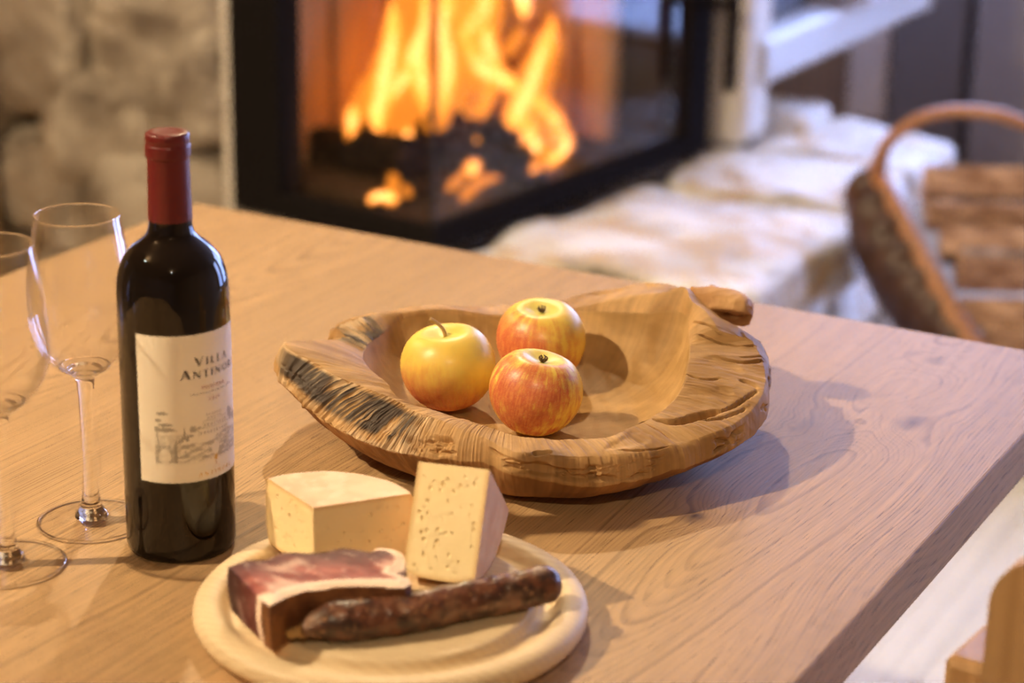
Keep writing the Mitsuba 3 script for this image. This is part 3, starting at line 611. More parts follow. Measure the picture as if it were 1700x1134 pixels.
put(garden * (1 - sstep(0.25, 0.6, np.abs(np.sin((hh - 0.35 * ss) * 0.62 + 3 * nz(0.1, 0.1, 2, 3))))), 0.6)
tree = lambda cx, cy, rx, ry: np.clip(1.15 - np.hypot((ss - cx) / rx, (hh - cy) / ry) + 0.9 * (nz(0.7, 0.9, 3, 4) - 0.5), 0, 1)
for cx, cy, rx, ry in ((-38, 110, 5.5, 1.8), (-41, 105, 3, 1.6), (-36, 102, 6, 1.8), (-36, 98.5, 9, 2.2), (-42, 99, 3, 3)):
    put(inside * sstep(0.2, 0.6, tree(cx, cy, rx, ry)), 0.85)
put(inside * sstep(0.2, 0.5, 1 - np.abs(ss + 41.0 + 0.12 * (hh - 88)) / 0.8) * (1 - sstep(96, 98, hh)), 0.8)
put(inside * sstep(0.3, 0.55, nz(1.6, 1.6, 2, 9)) * (ss < -26) * (hh > 86) * (1 - sstep(94, 96, hh)), 0.4)
for cx, cy, w, h in ((-23.4, 92, 1.3, 9), (-25.2, 90.5, 1.0, 5), (-21.4, 91, 1.0, 5), (-27, 89.5, 0.8, 3.5), (-29, 89, 0.7, 3)):
    put(inside * (np.abs(ss - cx) < w * np.clip((cy + h - hh) / h, 0, 1)) * (hh > cy - 1), 0.9)
for cx, cy, rx, ry in ((-17.5, 98, 3.4, 3.4), (-13.4, 97.5, 2.2, 3.0), (-19, 93.5, 2.6, 1.6), (14.5, 103, 2.6, 5), (17.5, 100, 3, 6), (24, 97, 6, 4), (34, 98, 6, 6), (40, 94, 4, 6), (2.5, 96.5, 1.6, 5)):
    put(inside * sstep(0.25, 0.6, tree(cx, cy, rx, ry)), 0.8)
# arch and pillar at the lower left
arch = (ss < -28.5) * (hh < 87.5) * inside
hole = np.hypot((ss + 37.0) / 4.2, (hh - 79.5) / 5.2) < 1
put(arch * (~hole | (hh < 76)) * sstep(0.3, 0.55, nz(0.8, 1.8, 3, 5)), 0.8)
put(inside * (np.abs(ss + 29.6) < 0.9) * (hh < 88), 0.9)
ink = np.where(hole & (ss < -28.5) & (hh < 85), ink * 0.35, ink)
# the villa: pale walls, dark windows and cornices, a crenellated tower
def wall_block(s0, s1, h0, h1):
    global ink
    mk = (ss > s0) & (ss < s1) & (hh > h0) & (hh < h1)
    ink = np.where(mk, 0.06, ink)
    put(mk * (hh > h1 - 0.55), 0.75)
    put(mk * ((ss < s0 + 0.3) | (ss > s1 - 0.3)), 0.55)
wall_block(-14, 15, 92.5, 98.0); wall_block(-10.6, 12.0, 98, 102.8); wall_block(-7.5, 6.0, 102.8, 106.7)
for row, (h0, h1, s0, s1) in enumerate(((93.4, 95.2, -12.5, 13), (98.7, 100.6, -9.4, 11), (103.6, 104.8, -6.5, 5.4))):
    fx = (ss - s0) % 2.6
    put((fx < 1.05) * (hh > h0) * (hh < h1) * (ss > s0) * (ss < s1), 0.85)
put(((ss + 7.5) % 1.7 < 0.7) * (hh > 106.5) * (hh < 107.5) * (ss > -7.5) * (ss < 6.0), 0.6)
# pale crest left free of ink
shield = (np.abs(ss + 0.7) < 3.6 * np.clip((hh - 76.5) / 5, 0, 1) ** 0.5) & (hh > 76.8) & (hh < 84.5)
ink = np.where(shield | (np.hypot(ss + 0.7, hh - 85.6) < 1.3), 0.04, ink)
put((hh > 74.0) * (hh < 74.25) * (np.abs(ss) < 43.5), 0.5)
fine = 0.72 + 0.5 * (nz(2.2, 2.6, 2, 6) - 0.5)
ink = np.clip(ink * fine, 0, 1)
paper = lerp(np.array([0.92, 0.85, 0.71]), np.array([0.88, 0.80, 0.65]), nz(0.06, 0.06, 3, 8))
col = lerp(paper, np.array([0.065, 0.045, 0.034]), ink * 0.95)
P = on_bottle(ss / 1000, hh / 1000, RL)
v, f = grid(P)
rimv = np.concatenate([P[0], P[:, -1], P[::-1, 0][:0]])
add('wine_bottle__label', (v, f), 'vc_paper', smooth=True, color=col.reshape(-1, 3)); part('wine_bottle__label', 'cream paper label with an etching of a villa and its gardens')

# serif capitals: polygons of unit height
TK, TN, SF = 0.205, 0.085, 0.075
def st(x0, y0, x1, y1, w):
    return LineString([(x0, y0), (x1, y1)]).buffer(w / 2, cap_style=2)
def sf(x, y, w=0.16):
    return sbox(x - w, y - SF / 2 if y > 0.5 else y, x + w, y if y > 0.5 else y + SF)
def ring(cx, cy, rx, ry, thick, thin):
    return affinity.scale(Point(cx, cy).buffer(1, 24), rx, ry).difference(affinity.scale(Point(cx, cy).buffer(1, 24), rx - thick, ry - thin))
clip01 = sbox(-1, 0, 3, 1)
G = {
    'I': (unary_union([st(0.18, 0, 0.18, 1, TK), sf(0.18, 0), sf(0.18, 1)]), 0.36),
    'L': (unary_union([st(0.18, 0, 0.18, 1, TK), sf(0.18, 0), sf(0.18, 1), sbox(0.18, 0, 0.58, TN), Polygon([(0.60, 0), (0.60, 0.24), (0.55, 0.05), (0.46, 0)])]), 0.60),
    'V': (unary_union([st(0.10, 1, 0.42, 0.02, TK), st(0.42, 0.0, 0.74, 1, TN), sf(0.12, 1), sf(0.74, 1, 0.12)]).intersection(clip01), 0.84),
    'A': (unary_union([st(0.12, 0, 0.43, 1, TN), st(0.42, 1, 0.74, 0, TK), sbox(0.22, 0.31, 0.64, 0.31 + TN), sf(0.12, 0, 0.12), sf(0.74, 0)]).intersection(clip01), 0.86),
    'N': (unary_union([st(0.14, 0, 0.14, 1, TN), st(0.14, 1, 0.74, 0.02, TK), st(0.76, 0, 0.76, 1, TN), sf(0.14, 0, 0.12), sf(0.10, 1, 0.10), sf(0.76, 1, 0.12)]).intersection(clip01), 0.90),
    'T': (unary_union([st(0.36, 0, 0.36, 1, TK), sf(0.36, 0), sbox(0.02, 0.95, 0.70, 1.0), Polygon([(0.0, 1), (0.0, 0.76), (0.05, 0.93), (0.14, 1)]), Polygon([(0.72, 1), (0.72, 0.76), (0.67, 0.93), (0.58, 1)])]), 0.72),
    'O': (ring(0.46, 0.5, 0.44, 0.51, TK, TN), 0.92),
    'R': (unary_union([st(0.18, 0, 0.18, 1, TK), sf(0.18, 0), sf(0.14, 1, 0.12), ring(0.34, 0.74, 0.30, 0.26, TK * 0.9, TN).intersection(sbox(0.18, 0, 1, 1)), st(0.36, 0.50, 0.68, 0.0, TK), sf(0.72, 0, 0.1)]).intersection(clip01), 0.80),
    'C': (unary_union([ring(0.46, 0.5, 0.44, 0.51, TK, TN).difference(sbox(0.55, 0.26, 1.2, 0.74)), sbox(0.76, 0.68, 0.81, 0.94), sbox(0.76, 0.06, 0.81, 0.26)]), 0.86),
    'S': (unary_union([ring(0.30, 0.745, 0.25, 0.255, 0.10, TN).difference(sbox(0.30, 0.45, 0.7, 0.72)), ring(0.30, 0.265, 0.27, 0.265, 0.10, TN).difference(sbox(-0.1, 0.29, 0.30, 0.6)), st(0.12, 0.64, 0.48, 0.36, 0.14)]), 0.60),
    '2': (unary_union([ring(0.28, 0.72, 0.26, 0.28, 0.11, TN).difference(sbox(-0.1, 0.4, 0.27, 0.72)), st(0.50, 0.62, 0.06, 0.05, 0.08), sbox(0.02, 0, 0.56, 0.09)]), 0.60),
    '0': (ring(0.30, 0.5, 0.28, 0.51, 0.12, TN), 0.60),
    '1': (unary_union([st(0.24, 0, 0.24, 1, 0.12), sf(0.24, 0, 0.14), st(0.08, 0.84, 0.24, 0.98, 0.05)]), 0.46),
    '5': (unary_union([sbox(0.10, 0.92, 0.50, 1.0), st(0.13, 0.5, 0.13, 1, 0.06), ring(0.26, 0.30, 0.27, 0.31, 0.12, TN).difference(sbox(-0.1, 0.18, 0.16, 0.52))]), 0.60),
    ' ': (None, 0.4),
}
def print_on_label(key, text, s0, s1, h, cap, ink_m, first=1.0, label=None):
    xs = 1.32
    adv = [G[c][1] * xs * (first if i == 0 else 1) for i, c in enumerate(text)]
    gap = (s1 - s0) / cap
    track = (gap - sum(adv)) / max(len(text) - 1, 1)
    x, polys = 0.0, []
    for i, c in enumerate(text):
        k = first if i == 0 else 1.0
        g = G[c][0]
        if g is not None: polys.append(affinity.translate(affinity.scale(g, k * xs, k, origin=(0, 0)), x, 0))
        x += adv[i] + track
    ms = []
    for pg in polys:
        for q in getattr(pg, 'geoms', [pg]):
            if q.area < 1e-5: continue
            ms.append(trimesh.creation.extrude_polygon(q.simplify(0.004), 0.06, engine='earcut'))
    m = join(*ms)
    m.vertices[:, :2] = m.vertices[:, :2] * cap + np.array([s0, h])
    m = m.subdivide_to_size(1.4, 6) if hasattr(m, 'subdivide_to_size') else m
    v = m.vertices
    add(key, trimesh.Trimesh(on_bottle(v[:, 0] / 1000, v[:, 1] / 1000, RL + 0.00004 + v[:, 2] / 1000), m.faces, process=False), ink_m)
    part(key, label or {'ink_dark': 'large dark serif lettering', 'ink_red': 'small red serif lettering', 'ink_gold': 'golden lettering along the bottom'}[ink_m])
print_on_label('wine_bottle__label__lettering', 'VILLA', -15.0, 13.4, 142.0, 5.0, 'ink_dark', 1.18)
print_on_label('wine_bottle__label__lettering_001', 'ANTINORI', -25.2, 24.0, 133.5, 5.0, 'ink_dark', 1.28)
print_on_label('wine_bottle__label__lettering_002', 'TOSCANA', -10.8, 9.2, 125.1, 2.4, 'ink_red')
print_on_label('wine_bottle__label__lettering_003', '2015', -5.4, 4.6, 116.4, 2.7, 'ink_red')
print_on_label('wine_bottle__label__lettering_004', 'ANTINORI', -14.6, 14.6, 63.4, 2.8, 'ink_gold', 1.0)
tl = meshkit.text_mesh('INDICAZIONE GEOGRAFICA TIPICA', 0.00105, 0.00004)
tv = tl.vertices.copy(); w_ = tv[:, 0].max()
add('wine_bottle__label__lettering_005', trimesh.Trimesh(on_bottle(-0.0185 + tv[:, 0] / w_ * 0.037, 0.1218 + tv[:, 1], RL + 0.00004 + tv[:, 2]), tl.faces, process=False), 'ink_dark')
part('wine_bottle__label__lettering_005', 'tiny printed line')
cr = unary_union([Polygon([(-1.5, 75.9), (1.5, 75.9), (1.3, 73.6), (0, 72.6), (-1.3, 73.6)]), Polygon([(-1.6, 76.2), (-1.2, 77.4), (-0.5, 76.6), (0, 77.6), (0.5, 76.6), (1.2, 77.4), (1.6, 76.2)]),
                  st(-0.6, 71.8, 0.2, 69.2, 0.4), st(0.5, 71.8, -0.3, 69.4, 0.35), st(-3.0, 67.9, 3.0, 68.3, 0.3), st(-3.2, 67.3, -2.2, 68.6, 0.25)])
cms = join(*[trimesh.creation.extrude_polygon(q, 0.05, engine='earcut') for q in getattr(cr, 'geoms', [cr])])
cv = cms.vertices
add('wine_bottle__label__crest', trimesh.Trimesh(on_bottle((cv[:, 0] - 0.7) / 1000, cv[:, 1] / 1000, RL + 0.00004 + cv[:, 2] / 1000), cms.faces, process=False), 'ink_gold'); part('wine_bottle__label__crest', 'small gold crest')

# ------------------------------------------------------------------ wine glasses
def wine_glass(key, x, y, label):
    tag(key, label, 'wine glass', 'empty wine glasses beside the bottle')
    o = (x, y, Z0)
    outer = smooth_profile([(0.0066, 0.1085), (0.0110, 0.1115), (0.0200, 0.1180), (0.0290, 0.1285), (0.0342, 0.1415), (0.0366, 0.155), (0.0366, 0.168), (0.0354, 0.183), (0.0330, 0.200), (0.0288, 0.2247)], 60)
    inner = np.stack([np.maximum(outer[:, 0] - 0.0011, 0.0), outer[:, 1] + np.interp(outer[:, 1], [0.108, 0.118, 0.14, 0.16], [0.0042, 0.0022, 0.0006, 0.0])], -1)[::-1]
    va, fa = lathe(outer, 96, o); vb, fb = lathe(inner, 96, o)
    add(key + '__bowl', trimesh.Trimesh(np.vstack([va, vb]), np.vstack([fa, fb + len(va)]), process=False), 'crystal_wall', smooth=True)
    th = np.linspace(0, 2 * np.pi, 13)[:-1]
    rimp = np.stack([0.02872 + 0.00062 * np.cos(th), 0.2250 + 0.00075 * np.sin(th)], -1)
    add(key + '__rim', lathe(np.vstack([rimp, rimp[:1]]), 120, o), 'crystal', smooth=True); part(key + '__rim', 'fine rounded rim')
    base = lathe(smooth_profile([(0.0, 0.1138), (0.009, 0.1146), (0.0165, 0.1185), (0.0180, 0.1180), (0.0105, 0.1122), (0.0068, 0.1090), (0.0062, 0.104), (0.0053, 0.090), (0.0050, 0.060), (0.0054, 0.035), (0.0063, 0.019), (0.0082, 0.0110), (0.0115, 0.0065), (0.0117, 0.0050), (0.0, 0.0050)], 110), 48, o)
    add(key + '__stem', base, 'crystal', smooth=50); part(key + '__stem', 'thick clear stem')
    foot = smooth_profile([(0.0, 0.0046), (0.011, 0.0046), (0.020, 0.0034), (0.032, 0.0024), (0.0370, 0.0021)], 40)
    add(key + '__foot', lathe(foot, 96, o), 'crystal_wall', smooth=True)
    fr_ = np.array([(0.0370, 0.0003), (0.0379, 0.0003), (0.0385, 0.0009), (0.0385, 0.0016), (0.0379, 0.0022), (0.0370, 0.0022), (0.0368, 0.0012), (0.0370, 0.0003)])
    add(key + '__foot_edge', lathe(fr_, 120, o), 'crystal', smooth=True); part(key + '__foot_edge', 'bright rounded edge of the foot')
    part(key + '__foot', 'round flat foot')
GX2, GY2 = (-0.93250, 1.09429)
GX1, GY1 = (-0.93441, 1.00884)
wine_glass('wine_glass', GX2, GY2, 'empty wine glass directly beside the bottle, its rim wholly in view')
wine_glass('wine_glass_001', GX1, GY1, 'empty wine glass farther from the bottle, partly cut off by the picture edge')

# ------------------------------------------------------------------ round board with the snack
CBX, CBY = -0.6672, 1.0686
bp = smooth_profile([(0.0, 0.0), (0.108, 0.0), (0.1175, 0.0014), (0.1240, 0.0058), (0.1264, 0.0112), (0.1250, 0.0165), (0.1205, 0.0198), (0.1150, 0.0206), (0.1100, 0.0196), (0.1068, 0.0170), (0.1040, 0.0128), (0.0985, 0.0112), (0.0935, 0.0132), (0.0905, 0.0190), (0.0888, 0.0200), (0.05, 0.0200), (0.0, 0.0200)], 140)
add('cutting_board', lathe(bp, 160, (CBX, CBY, Z0)), 'maple', smooth=40)
tag('cutting_board', 'round pale wooden board with rounded rim, holding cheese, ham and sausage', 'cutting board')
ZB = Z0 + 0.02

def pits(U, V, W, H, seed, n, r=(0.0007, 0.00125)):
    rng = np.random.default_rng(seed)
    d = np.zeros_like(U)
    done = []
    for _ in range(n * 12):
        cx, cy, rr = rng.uniform(0.08, 0.92) * W, rng.uniform(0.1, 0.9) * H, rng.uniform(*r)
        if len(done) >= n or any((cx - a) ** 2 + (cy - b) ** 2 < 0.0036 ** 2 for a, b in done): continue
        done.append((cx, cy))
        d = np.maximum(d, (1 - sstep(0.55, 1.15, np.hypot((U - cx) / (rr * rng.uniform(0.85, 1.3)), (V - cy) / rr))) * rr * 1.2)
    return d

def face_grid(p00, p10, p11, p01, nu, nv):
    u, v = np.meshgrid(np.linspace(0, 1, nu), np.linspace(0, 1, nv), indexing='ij')
    p00, p10, p11, p01 = map(np.asarray, (p00, p10, p11, p01))
    return u, v, ((1 - u) * (1 - v))[..., None] * p00 + (u * (1 - v))[..., None] * p10 + (u * v)[..., None] * p11 + ((1 - u) * v)[..., None] * p01

def sector_cheese(key, apex, ax, e_dir, R0, H, a0, a1, seed, label, npits, scale=(1, 1)):
    """A sector of a small cheese wheel. ax: wheel axis (unit), e_dir(angle) -> unit radial vector; apex: corner on one flat side."""
    apex, ax = np.asarray(apex, float), np.asarray(ax, float)
    ang = np.linspace(a0, a1, 40)
    rad = np.stack([e_dir(a) for a in ang])
    zz = np.linspace(0, 1, 24)
    bul = 1 - 0.055 * np.abs(2 * zz - 1) ** 3.0                       # the rind bulges between the flat sides
    Rr = R0 if np.ndim(R0) else np.full(40, R0)
    rind = apex + zz[None, :, None] * H * ax + (Rr[:, None] * bul[None, :])[..., None] * rad[:, None, :]
    jit = (meshkit.fbm(rind * 60, 3, seed) - 0.5) * 0.0016
    rind = rind + jit[..., None] * rad[:, None, :]
    sides = []
    for k, zc in ((0, 0.0), (-1, 1.0)):
        s = np.linspace(0, 1, 20)[None, :, None]
        edge = rind[:, k][:, None, :]
        sides.append(np.asarray(apex + zc * H * ax)[None, None] * (1 - s) + edge * s)
    t1 = tm(grid(rind)); t2 = tm(grid(sides[0])); t3 = tm(grid(sides[1], flip=True))
    rm = join(t1, t2, t3)
    c = lerp(np.array([0.72, 0.50, 0.33]), np.array([0.66, 0.42, 0.26]), sstep(0.3, 0.7, meshkit.fbm(rm.vertices * 45, 4, seed)))
    c = lerp(c, np.array([0.77, 0.58, 0.42]), 0.6 * sstep(0.5, 0.7, meshkit.fbm(rm.vertices * 120 + 4, 3, seed + 2)))
    add(key + '__rind', rm, 'vc_cheese', smooth=True if False else True, color=c) if False else add(key + '__rind', trimesh.Trimesh(rm.vertices, rm.faces, process=False), 'vc_cheese', color=c)
    part(key + '__rind', 'tan rind')
    ms, cs = [], []
    for a_i, flip in ((0, False), (-1, True)):
        n_u, n_v = 110, 90
        u = np.linspace(0, 1, n_u)[:, None]; zv = np.linspace(0, 1, n_v)
        Re = np.interp(zv, zz, bul) * Rr[a_i]
        jj = np.stack([np.interp(zv, zz, rind[a_i, :, q]) for q in range(3)], -1)
        base_ = apex + zv[:, None] * H * ax
        P = base_[None] * (1 - u[..., None]) + jj[None] * u[..., None]
        U, V = u * Rr[a_i] + 0 * zv[None], zv[None] * H + 0 * u
        d = pits(U, V, Rr[a_i], H, seed + 5 + a_i, npits)
        nn = np.cross(ax, rad[a_i]); nn /= np.linalg.norm(nn)
        sgn = 1.0 if a_i == 0 else -1.0                                # push the holes inward
        P = P + (sgn * d)[..., None] * nn + 0.0003 * ((meshkit.fbm(P * 90, 3, seed + 1) - 0.5) * (U > 0.002) * (U < Rr[a_i] * 0.98))[..., None] * nn
        edge = np.minimum(np.minimum(V, H - V), Rr[a_i] - U)
        cc = lerp(np.array([0.93, 0.73, 0.38]), np.array([0.95, 0.77, 0.46]), meshkit.fbm(P * 55, 3, seed + 9))
        cc = lerp(cc, np.array([0.70, 0.45, 0.18]), 0.75 * (1 - sstep(0.0, 0.004, edge)))
        v, f = grid(P, flip=flip)
        ms.append(trimesh.Trimesh(v, f, process=False)); cs.append(cc.reshape(-1, 3))
    m = join(*ms)
    add(key + '__paste', m, 'vc_cheese', smooth=True, color=np.vstack(cs)); part(key + '__paste', 'pale yellow cut faces with small holes')
    tag(key, label, 'cheese')

F1 = np.array((-0.72533, 1.06696, 0.81750)); L1 = np.array((-0.77866, 1.09201, 0.81750)); R1 = np.array((-0.68330, 1.12008, 0.81750))
aL, aR = math.atan2(*(L1 - F1)[[1, 0]]), math.atan2(*(R1 - F1)[[1, 0]])
rr1 = np.linspace(np.linalg.norm(R1 - F1), np.linalg.norm(L1 - F1), 40) * 1.045
sector_cheese('cheese_wedge', (F1[0], F1[1], ZB), (0, 0, 1), lambda a: np.array([math.cos(a), math.sin(a), 0]), rr1, 0.0475, aR, aL, 31,
              'flat-lying wedge of yellow cheese with a pinkish tan rind on top, behind the ham', 26)
TLc = np.array((-0.67551, 1.11508, 0.84350)); TRc = np.array((-0.62893, 1.12671, 0.84350))
ax2 = TRc - TLc; H2 = np.linalg.norm(ax2); ax2 /= H2
hz = np.cross(np.array([0, 0, 1.0]), ax2)                                # horizontal, away from the viewer
dn = np.array([0, 0, -1.0])
sector_cheese('cheese_wedge_001', TLc, ax2, lambda a: dn * math.cos(a) + hz * math.sin(a), 0.0745, H2, math.radians(-27), math.radians(46), 48,
              'tall upright wedge of yellow cheese with many small holes, standing on its rind', 44)

# ------------------------------------------------------------------ piece of smoked ham
top = np.array([(-0.69578, 0.96752, 0.80200), (-0.68673, 0.96338, 0.80200), (-0.68449, 0.97912, 0.80200), (-0.67905, 0.99311, 0.80200), (-0.67026, 1.00233, 0.80200), (-0.65734, 1.01206, 0.80200), (-0.64145, 1.02062, 0.80200), (-0.63136, 1.02667, 0.80200), (-0.63176, 1.03439, 0.80200), (-0.63772, 1.03985, 0.80200),
                (-0.64763, 1.04101, 0.80200), (-0.64527, 1.04856, 0.80200), (-0.65208, 1.06107, 0.80200), (-0.65973, 1.06914, 0.80200), (-0.66802, 1.07163, 0.80200), (-0.67719, 1.06824, 0.80200), (-0.67719, 1.05968, 0.80200), (-0.68783, 1.05861, 0.80200), (-0.69635, 1.05562, 0.80200), (-0.70215, 1.04571, 0.80200),
                (-0.70942, 1.03814, 0.80200), (-0.71792, 1.03515, 0.80200), (-0.72391, 1.03048, 0.80200), (-0.72633, 1.01743, 0.80200), (-0.73709, 1.00990, 0.80200), (-0.74132, 0.99594, 0.80200), (-0.72850, 0.98833, 0.80200), (-0.71219, 0.97815, 0.80200)])[:, :2]
pg = Polygon(top).buffer(0.0012).buffer(-0.0012)
front = LineString(top[:9]); right = LineString(top[7:16]); back = LineString(top[15:26])
hm0 = trimesh.creation.extrude_polygon(pg.simplify(0.0003), 0.032, engine='earcut')
hm0 = hm0.subdivide_to_size(0.0022, 12)
hv = hm0.vertices.copy(); hv[:, 2] += ZB
import shapely
pts = shapely.points(hv[:, :2])
df, dr_, db = shapely.distance(pts, front), shapely.distance(pts, right), shapely.distance(pts, back)
dedge = shapely.distance(pts, pg.exterior)
hz_ = (hv[:, 2] - ZB) / 0.032
nq = meshkit.fbm(hv * np.array([70, 150, 60]), 4, 3); nq2 = meshkit.fbm(hv * np.array([160, 340, 160]) + 3, 3, 4); nq3 = meshkit.fbm(hv * np.array([28, 70, 30]) + 8, 3, 6)
red = lerp(np.array([0.215, 0.040, 0.036]), np.array([0.40, 0.125, 0.105]), sstep(0.32, 0.7, nq))
red = lerp(red, np.array([0.085, 0.030, 0.035]), 0.92 * sstep(0.034, 0.008, db + 0.022 * (nq3 - 0.5)))
fatm = sstep(0.0095, 0.0075, df + 0.004 * (nq - 0.5)) + sstep(0.0085, 0.006, dr_ + 0.006 * (nq - 0.5))
fatm = np.clip(fatm + 0.45 * sstep(0.60, 0.72, nq3) * sstep(0.012, 0.02, db) + 0.25 * sstep(0.62, 0.7, nq2), 0, 1)
meat = lerp(red, np.array([0.88, 0.68, 0.56]), fatm)
smoke = lerp(np.array([0.105, 0.036, 0.014]), np.array([0.215, 0.082, 0.027]), sstep(0.3, 0.7, nq))
rindm = ((df < 0.0004) | ((dr_ < 0.0004) & (hz_ < 0.86))) & (hz_ < 0.975)
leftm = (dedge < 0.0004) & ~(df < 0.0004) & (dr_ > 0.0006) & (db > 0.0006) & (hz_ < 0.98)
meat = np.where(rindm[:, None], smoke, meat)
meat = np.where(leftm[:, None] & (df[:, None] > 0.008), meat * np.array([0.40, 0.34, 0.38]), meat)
bump = (nq2 - 0.5) * 0.0010 + (nq3 - 0.5) * 0.0022
up_ = (hz_ > 0.98)
hv[:, 2] += np.where(up_, bump - 0.0022 * sstep(0.006, 0.0, dedge), 0)
cen = np.array(pg.centroid.coords[0])
outw = (hv[:, :2] - cen); outw /= np.linalg.norm(outw, axis=1, keepdims=True)
hv[:, :2] += outw * (((nq3 - 0.5) * 0.003 - 0.0015) * (1 - hz_) + 0.0016 * np.sin(np.clip(hz_, 0, 1) * np.pi) * (dedge < 0.001))[:, None]
tri_rind = rindm[hm0.faces].sum(1) >= 2
def sub(mask):
    f_ = hm0.faces[mask]; idx, inv = np.unique(f_, return_inverse=True)
    return trimesh.Trimesh(hv[idx], inv.reshape(-1, 3), process=False), meat[idx]
tag('smoked_ham', 'chunk of dark red smoked ham with white fat and brown rind', 'ham')
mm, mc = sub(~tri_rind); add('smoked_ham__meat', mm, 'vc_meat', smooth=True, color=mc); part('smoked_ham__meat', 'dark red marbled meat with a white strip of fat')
mm, mc = sub(tri_rind); add('smoked_ham__rind', mm, 'vc_meat', smooth=True, color=mc); part('smoked_ham__rind', 'brown smoked rind')

# ------------------------------------------------------------------ dried sausage
sp = resample([(-0.67414, 0.97688, 0.78100), (-0.66608, 0.99233, 0.78250), (-0.64939, 1.00899, 0.78250), (-0.63171, 1.02728, 0.78250), (-0.61202, 1.05667, 0.78250), (-0.59071, 1.08544, 0.78250), (-0.57748, 1.10641, 0.78300), (-0.57332, 1.11406, 0.78300)], 150)
tt = np.linspace(0, 1, 150)
rad = 0.0124 * (1 + 0.10 * np.exp(-((tt - 0.16) / 0.10) ** 2)) * (0.26 + 0.74 * np.sin(np.clip(tt / 0.19, 0, 1) * np.pi / 2) ** 0.8) * np.sqrt(np.clip(1 - 0.55 * np.clip((tt - 0.95) / 0.05, 0, 1) ** 2, 0, 1))
v, f = tube(sp, np.maximum(rad, 0.0012), 72)
c_ = np.repeat(np.vstack([sp[:1], sp, sp[-1:]]), 72, 0)
out = v - c_; L_ = np.linalg.norm(out, axis=1, keepdims=True)
wr = meshkit.fbm(v * np.array([150, 150, 90]), 4, 2) - 0.5
wr2 = np.abs(meshkit.noise(v * 75 + 3, 9) - 0.5)
v = c_ + out * (1 + np.where(L_ > 0.002, (wr * 0.26 - wr2 * 0.14)[:, None], 0))
s1_ = meshkit.fbm(v * 130, 4, 5); s2_ = meshkit.fbm(v * 340 + 2, 3, 6); s3_ = meshkit.fbm(v * 55 + 2, 3, 7)
sc_ = lerp(np.array([0.040, 0.020, 0.015]), np.array([0.135, 0.050, 0.028]), sstep(0.36, 0.66, s1_))
sc_ = lerp(sc_, np.array([0.36, 0.19, 0.10]), 0.75 * sstep(0.63, 0.74, s2_))
sc_ = lerp(sc_, np.array([0.26, 0.140, 0.085]), 0.6 * sstep(0.48, 0.68, s3_))
add('dried_sausage', (v, f), 'vc_sausage', smooth=True, color=sc_); tag('dried_sausage', 'dark brown wrinkled dried sausage lying across the front of the board', 'sausage')
tp = resample([(-0.67365, 0.97811, 0.78100), (-0.67657, 0.97658, 0.78050), (-0.67856, 0.97562, 0.78000), (-0.68103, 0.97595, 0.77800)], 20)
tv_, tf_ = tube(tp, np.interp(np.linspace(0, 1, 20), [0, 0.5, 0.8, 1], [0.0052, 0.0028, 0.0024, 0.0034]), 18)
tv_ += (meshkit.fbm(tv_ * 400, 3, 3)[:, None] - 0.5) * 0.0014
add('dried_sausage__casing_end', (tv_, tf_), 'vc_sausage', smooth=True, color=np.tile([0.44, 0.27, 0.10], (len(tv_), 1))); part('dried_sausage__casing_end', 'twisted yellowish end of the casing')

# ------------------------------------------------------------------ bowl hewn from a root
C0 = np.array([-0.7468, 1.3697])
INNER = np.array([(-0.67744, 1.52389, 0.83000), (-0.64888, 1.47813, 0.82600), (-0.63050, 1.43832, 0.82200), (-0.62171, 1.41422, 0.81600), (-0.61973, 1.37869, 0.80700), (-0.62863, 1.33196, 0.80400), (-0.63223, 1.31167, 0.80400), (-0.64946, 1.29881, 0.80200), (-0.68040, 1.29152, 0.79900), (-0.69634, 1.28889, 0.79800), (-0.72633, 1.28847, 0.80000),
                  (-0.75804, 1.29014, 0.80300), (-0.78604, 1.28736, 0.80500), (-0.81953, 1.30890, 0.80700), (-0.85103, 1.33038, 0.81000), (-0.87845, 1.36629, 0.80600), (-0.88896, 1.40982, 0.80500), (-0.89123, 1.43755, 0.80800), (-0.88020, 1.45946, 0.81000), (-0.85389, 1.47768, 0.81000), (-0.82498, 1.49673, 0.80600), (-0.80250, 1.51296, 0.80800), (-0.77816, 1.52347, 0.81300), (-0.73580, 1.52309, 0.82000), (-0.70571, 1.52039, 0.82500)])
RIDGE = np.array([(-0.67971, 1.53513, 0.84800), (-0.66270, 1.51574, 0.84400), (-0.63039, 1.49126, 0.83400), (-0.60401, 1.50250, 0.82500), (-0.58537, 1.48096, 0.81700), (-0.57352, 1.45374, 0.80900), (-0.56804, 1.41823, 0.80300), (-0.57358, 1.37771, 0.79900), (-0.59439, 1.33884, 0.79700), (-0.61342, 1.30129, 0.79800), (-0.64337, 1.27220, 0.79900), (-0.68168, 1.26217, 0.79900), (-0.71371, 1.26627, 0.80300), (-0.74539, 1.26870, 0.80600),
                  (-0.78334, 1.27698, 0.80700), (-0.80662, 1.28151, 0.81000), (-0.86099, 1.28526, 0.82000), (-0.90102, 1.29181, 0.83000), (-0.90072, 1.33074, 0.82300), (-0.90301, 1.37877, 0.81000), (-0.91833, 1.38901, 0.81400), (-0.91184, 1.40584, 0.81600), (-0.90261, 1.43155, 0.81500), (-0.88013, 1.45835, 0.81400), (-0.86183, 1.47535, 0.81400), (-0.82595, 1.49839, 0.80800), (-0.77909, 1.52515, 0.81500), (-0.73525, 1.53239, 0.83000), (-0.69436, 1.53486, 0.84200)])
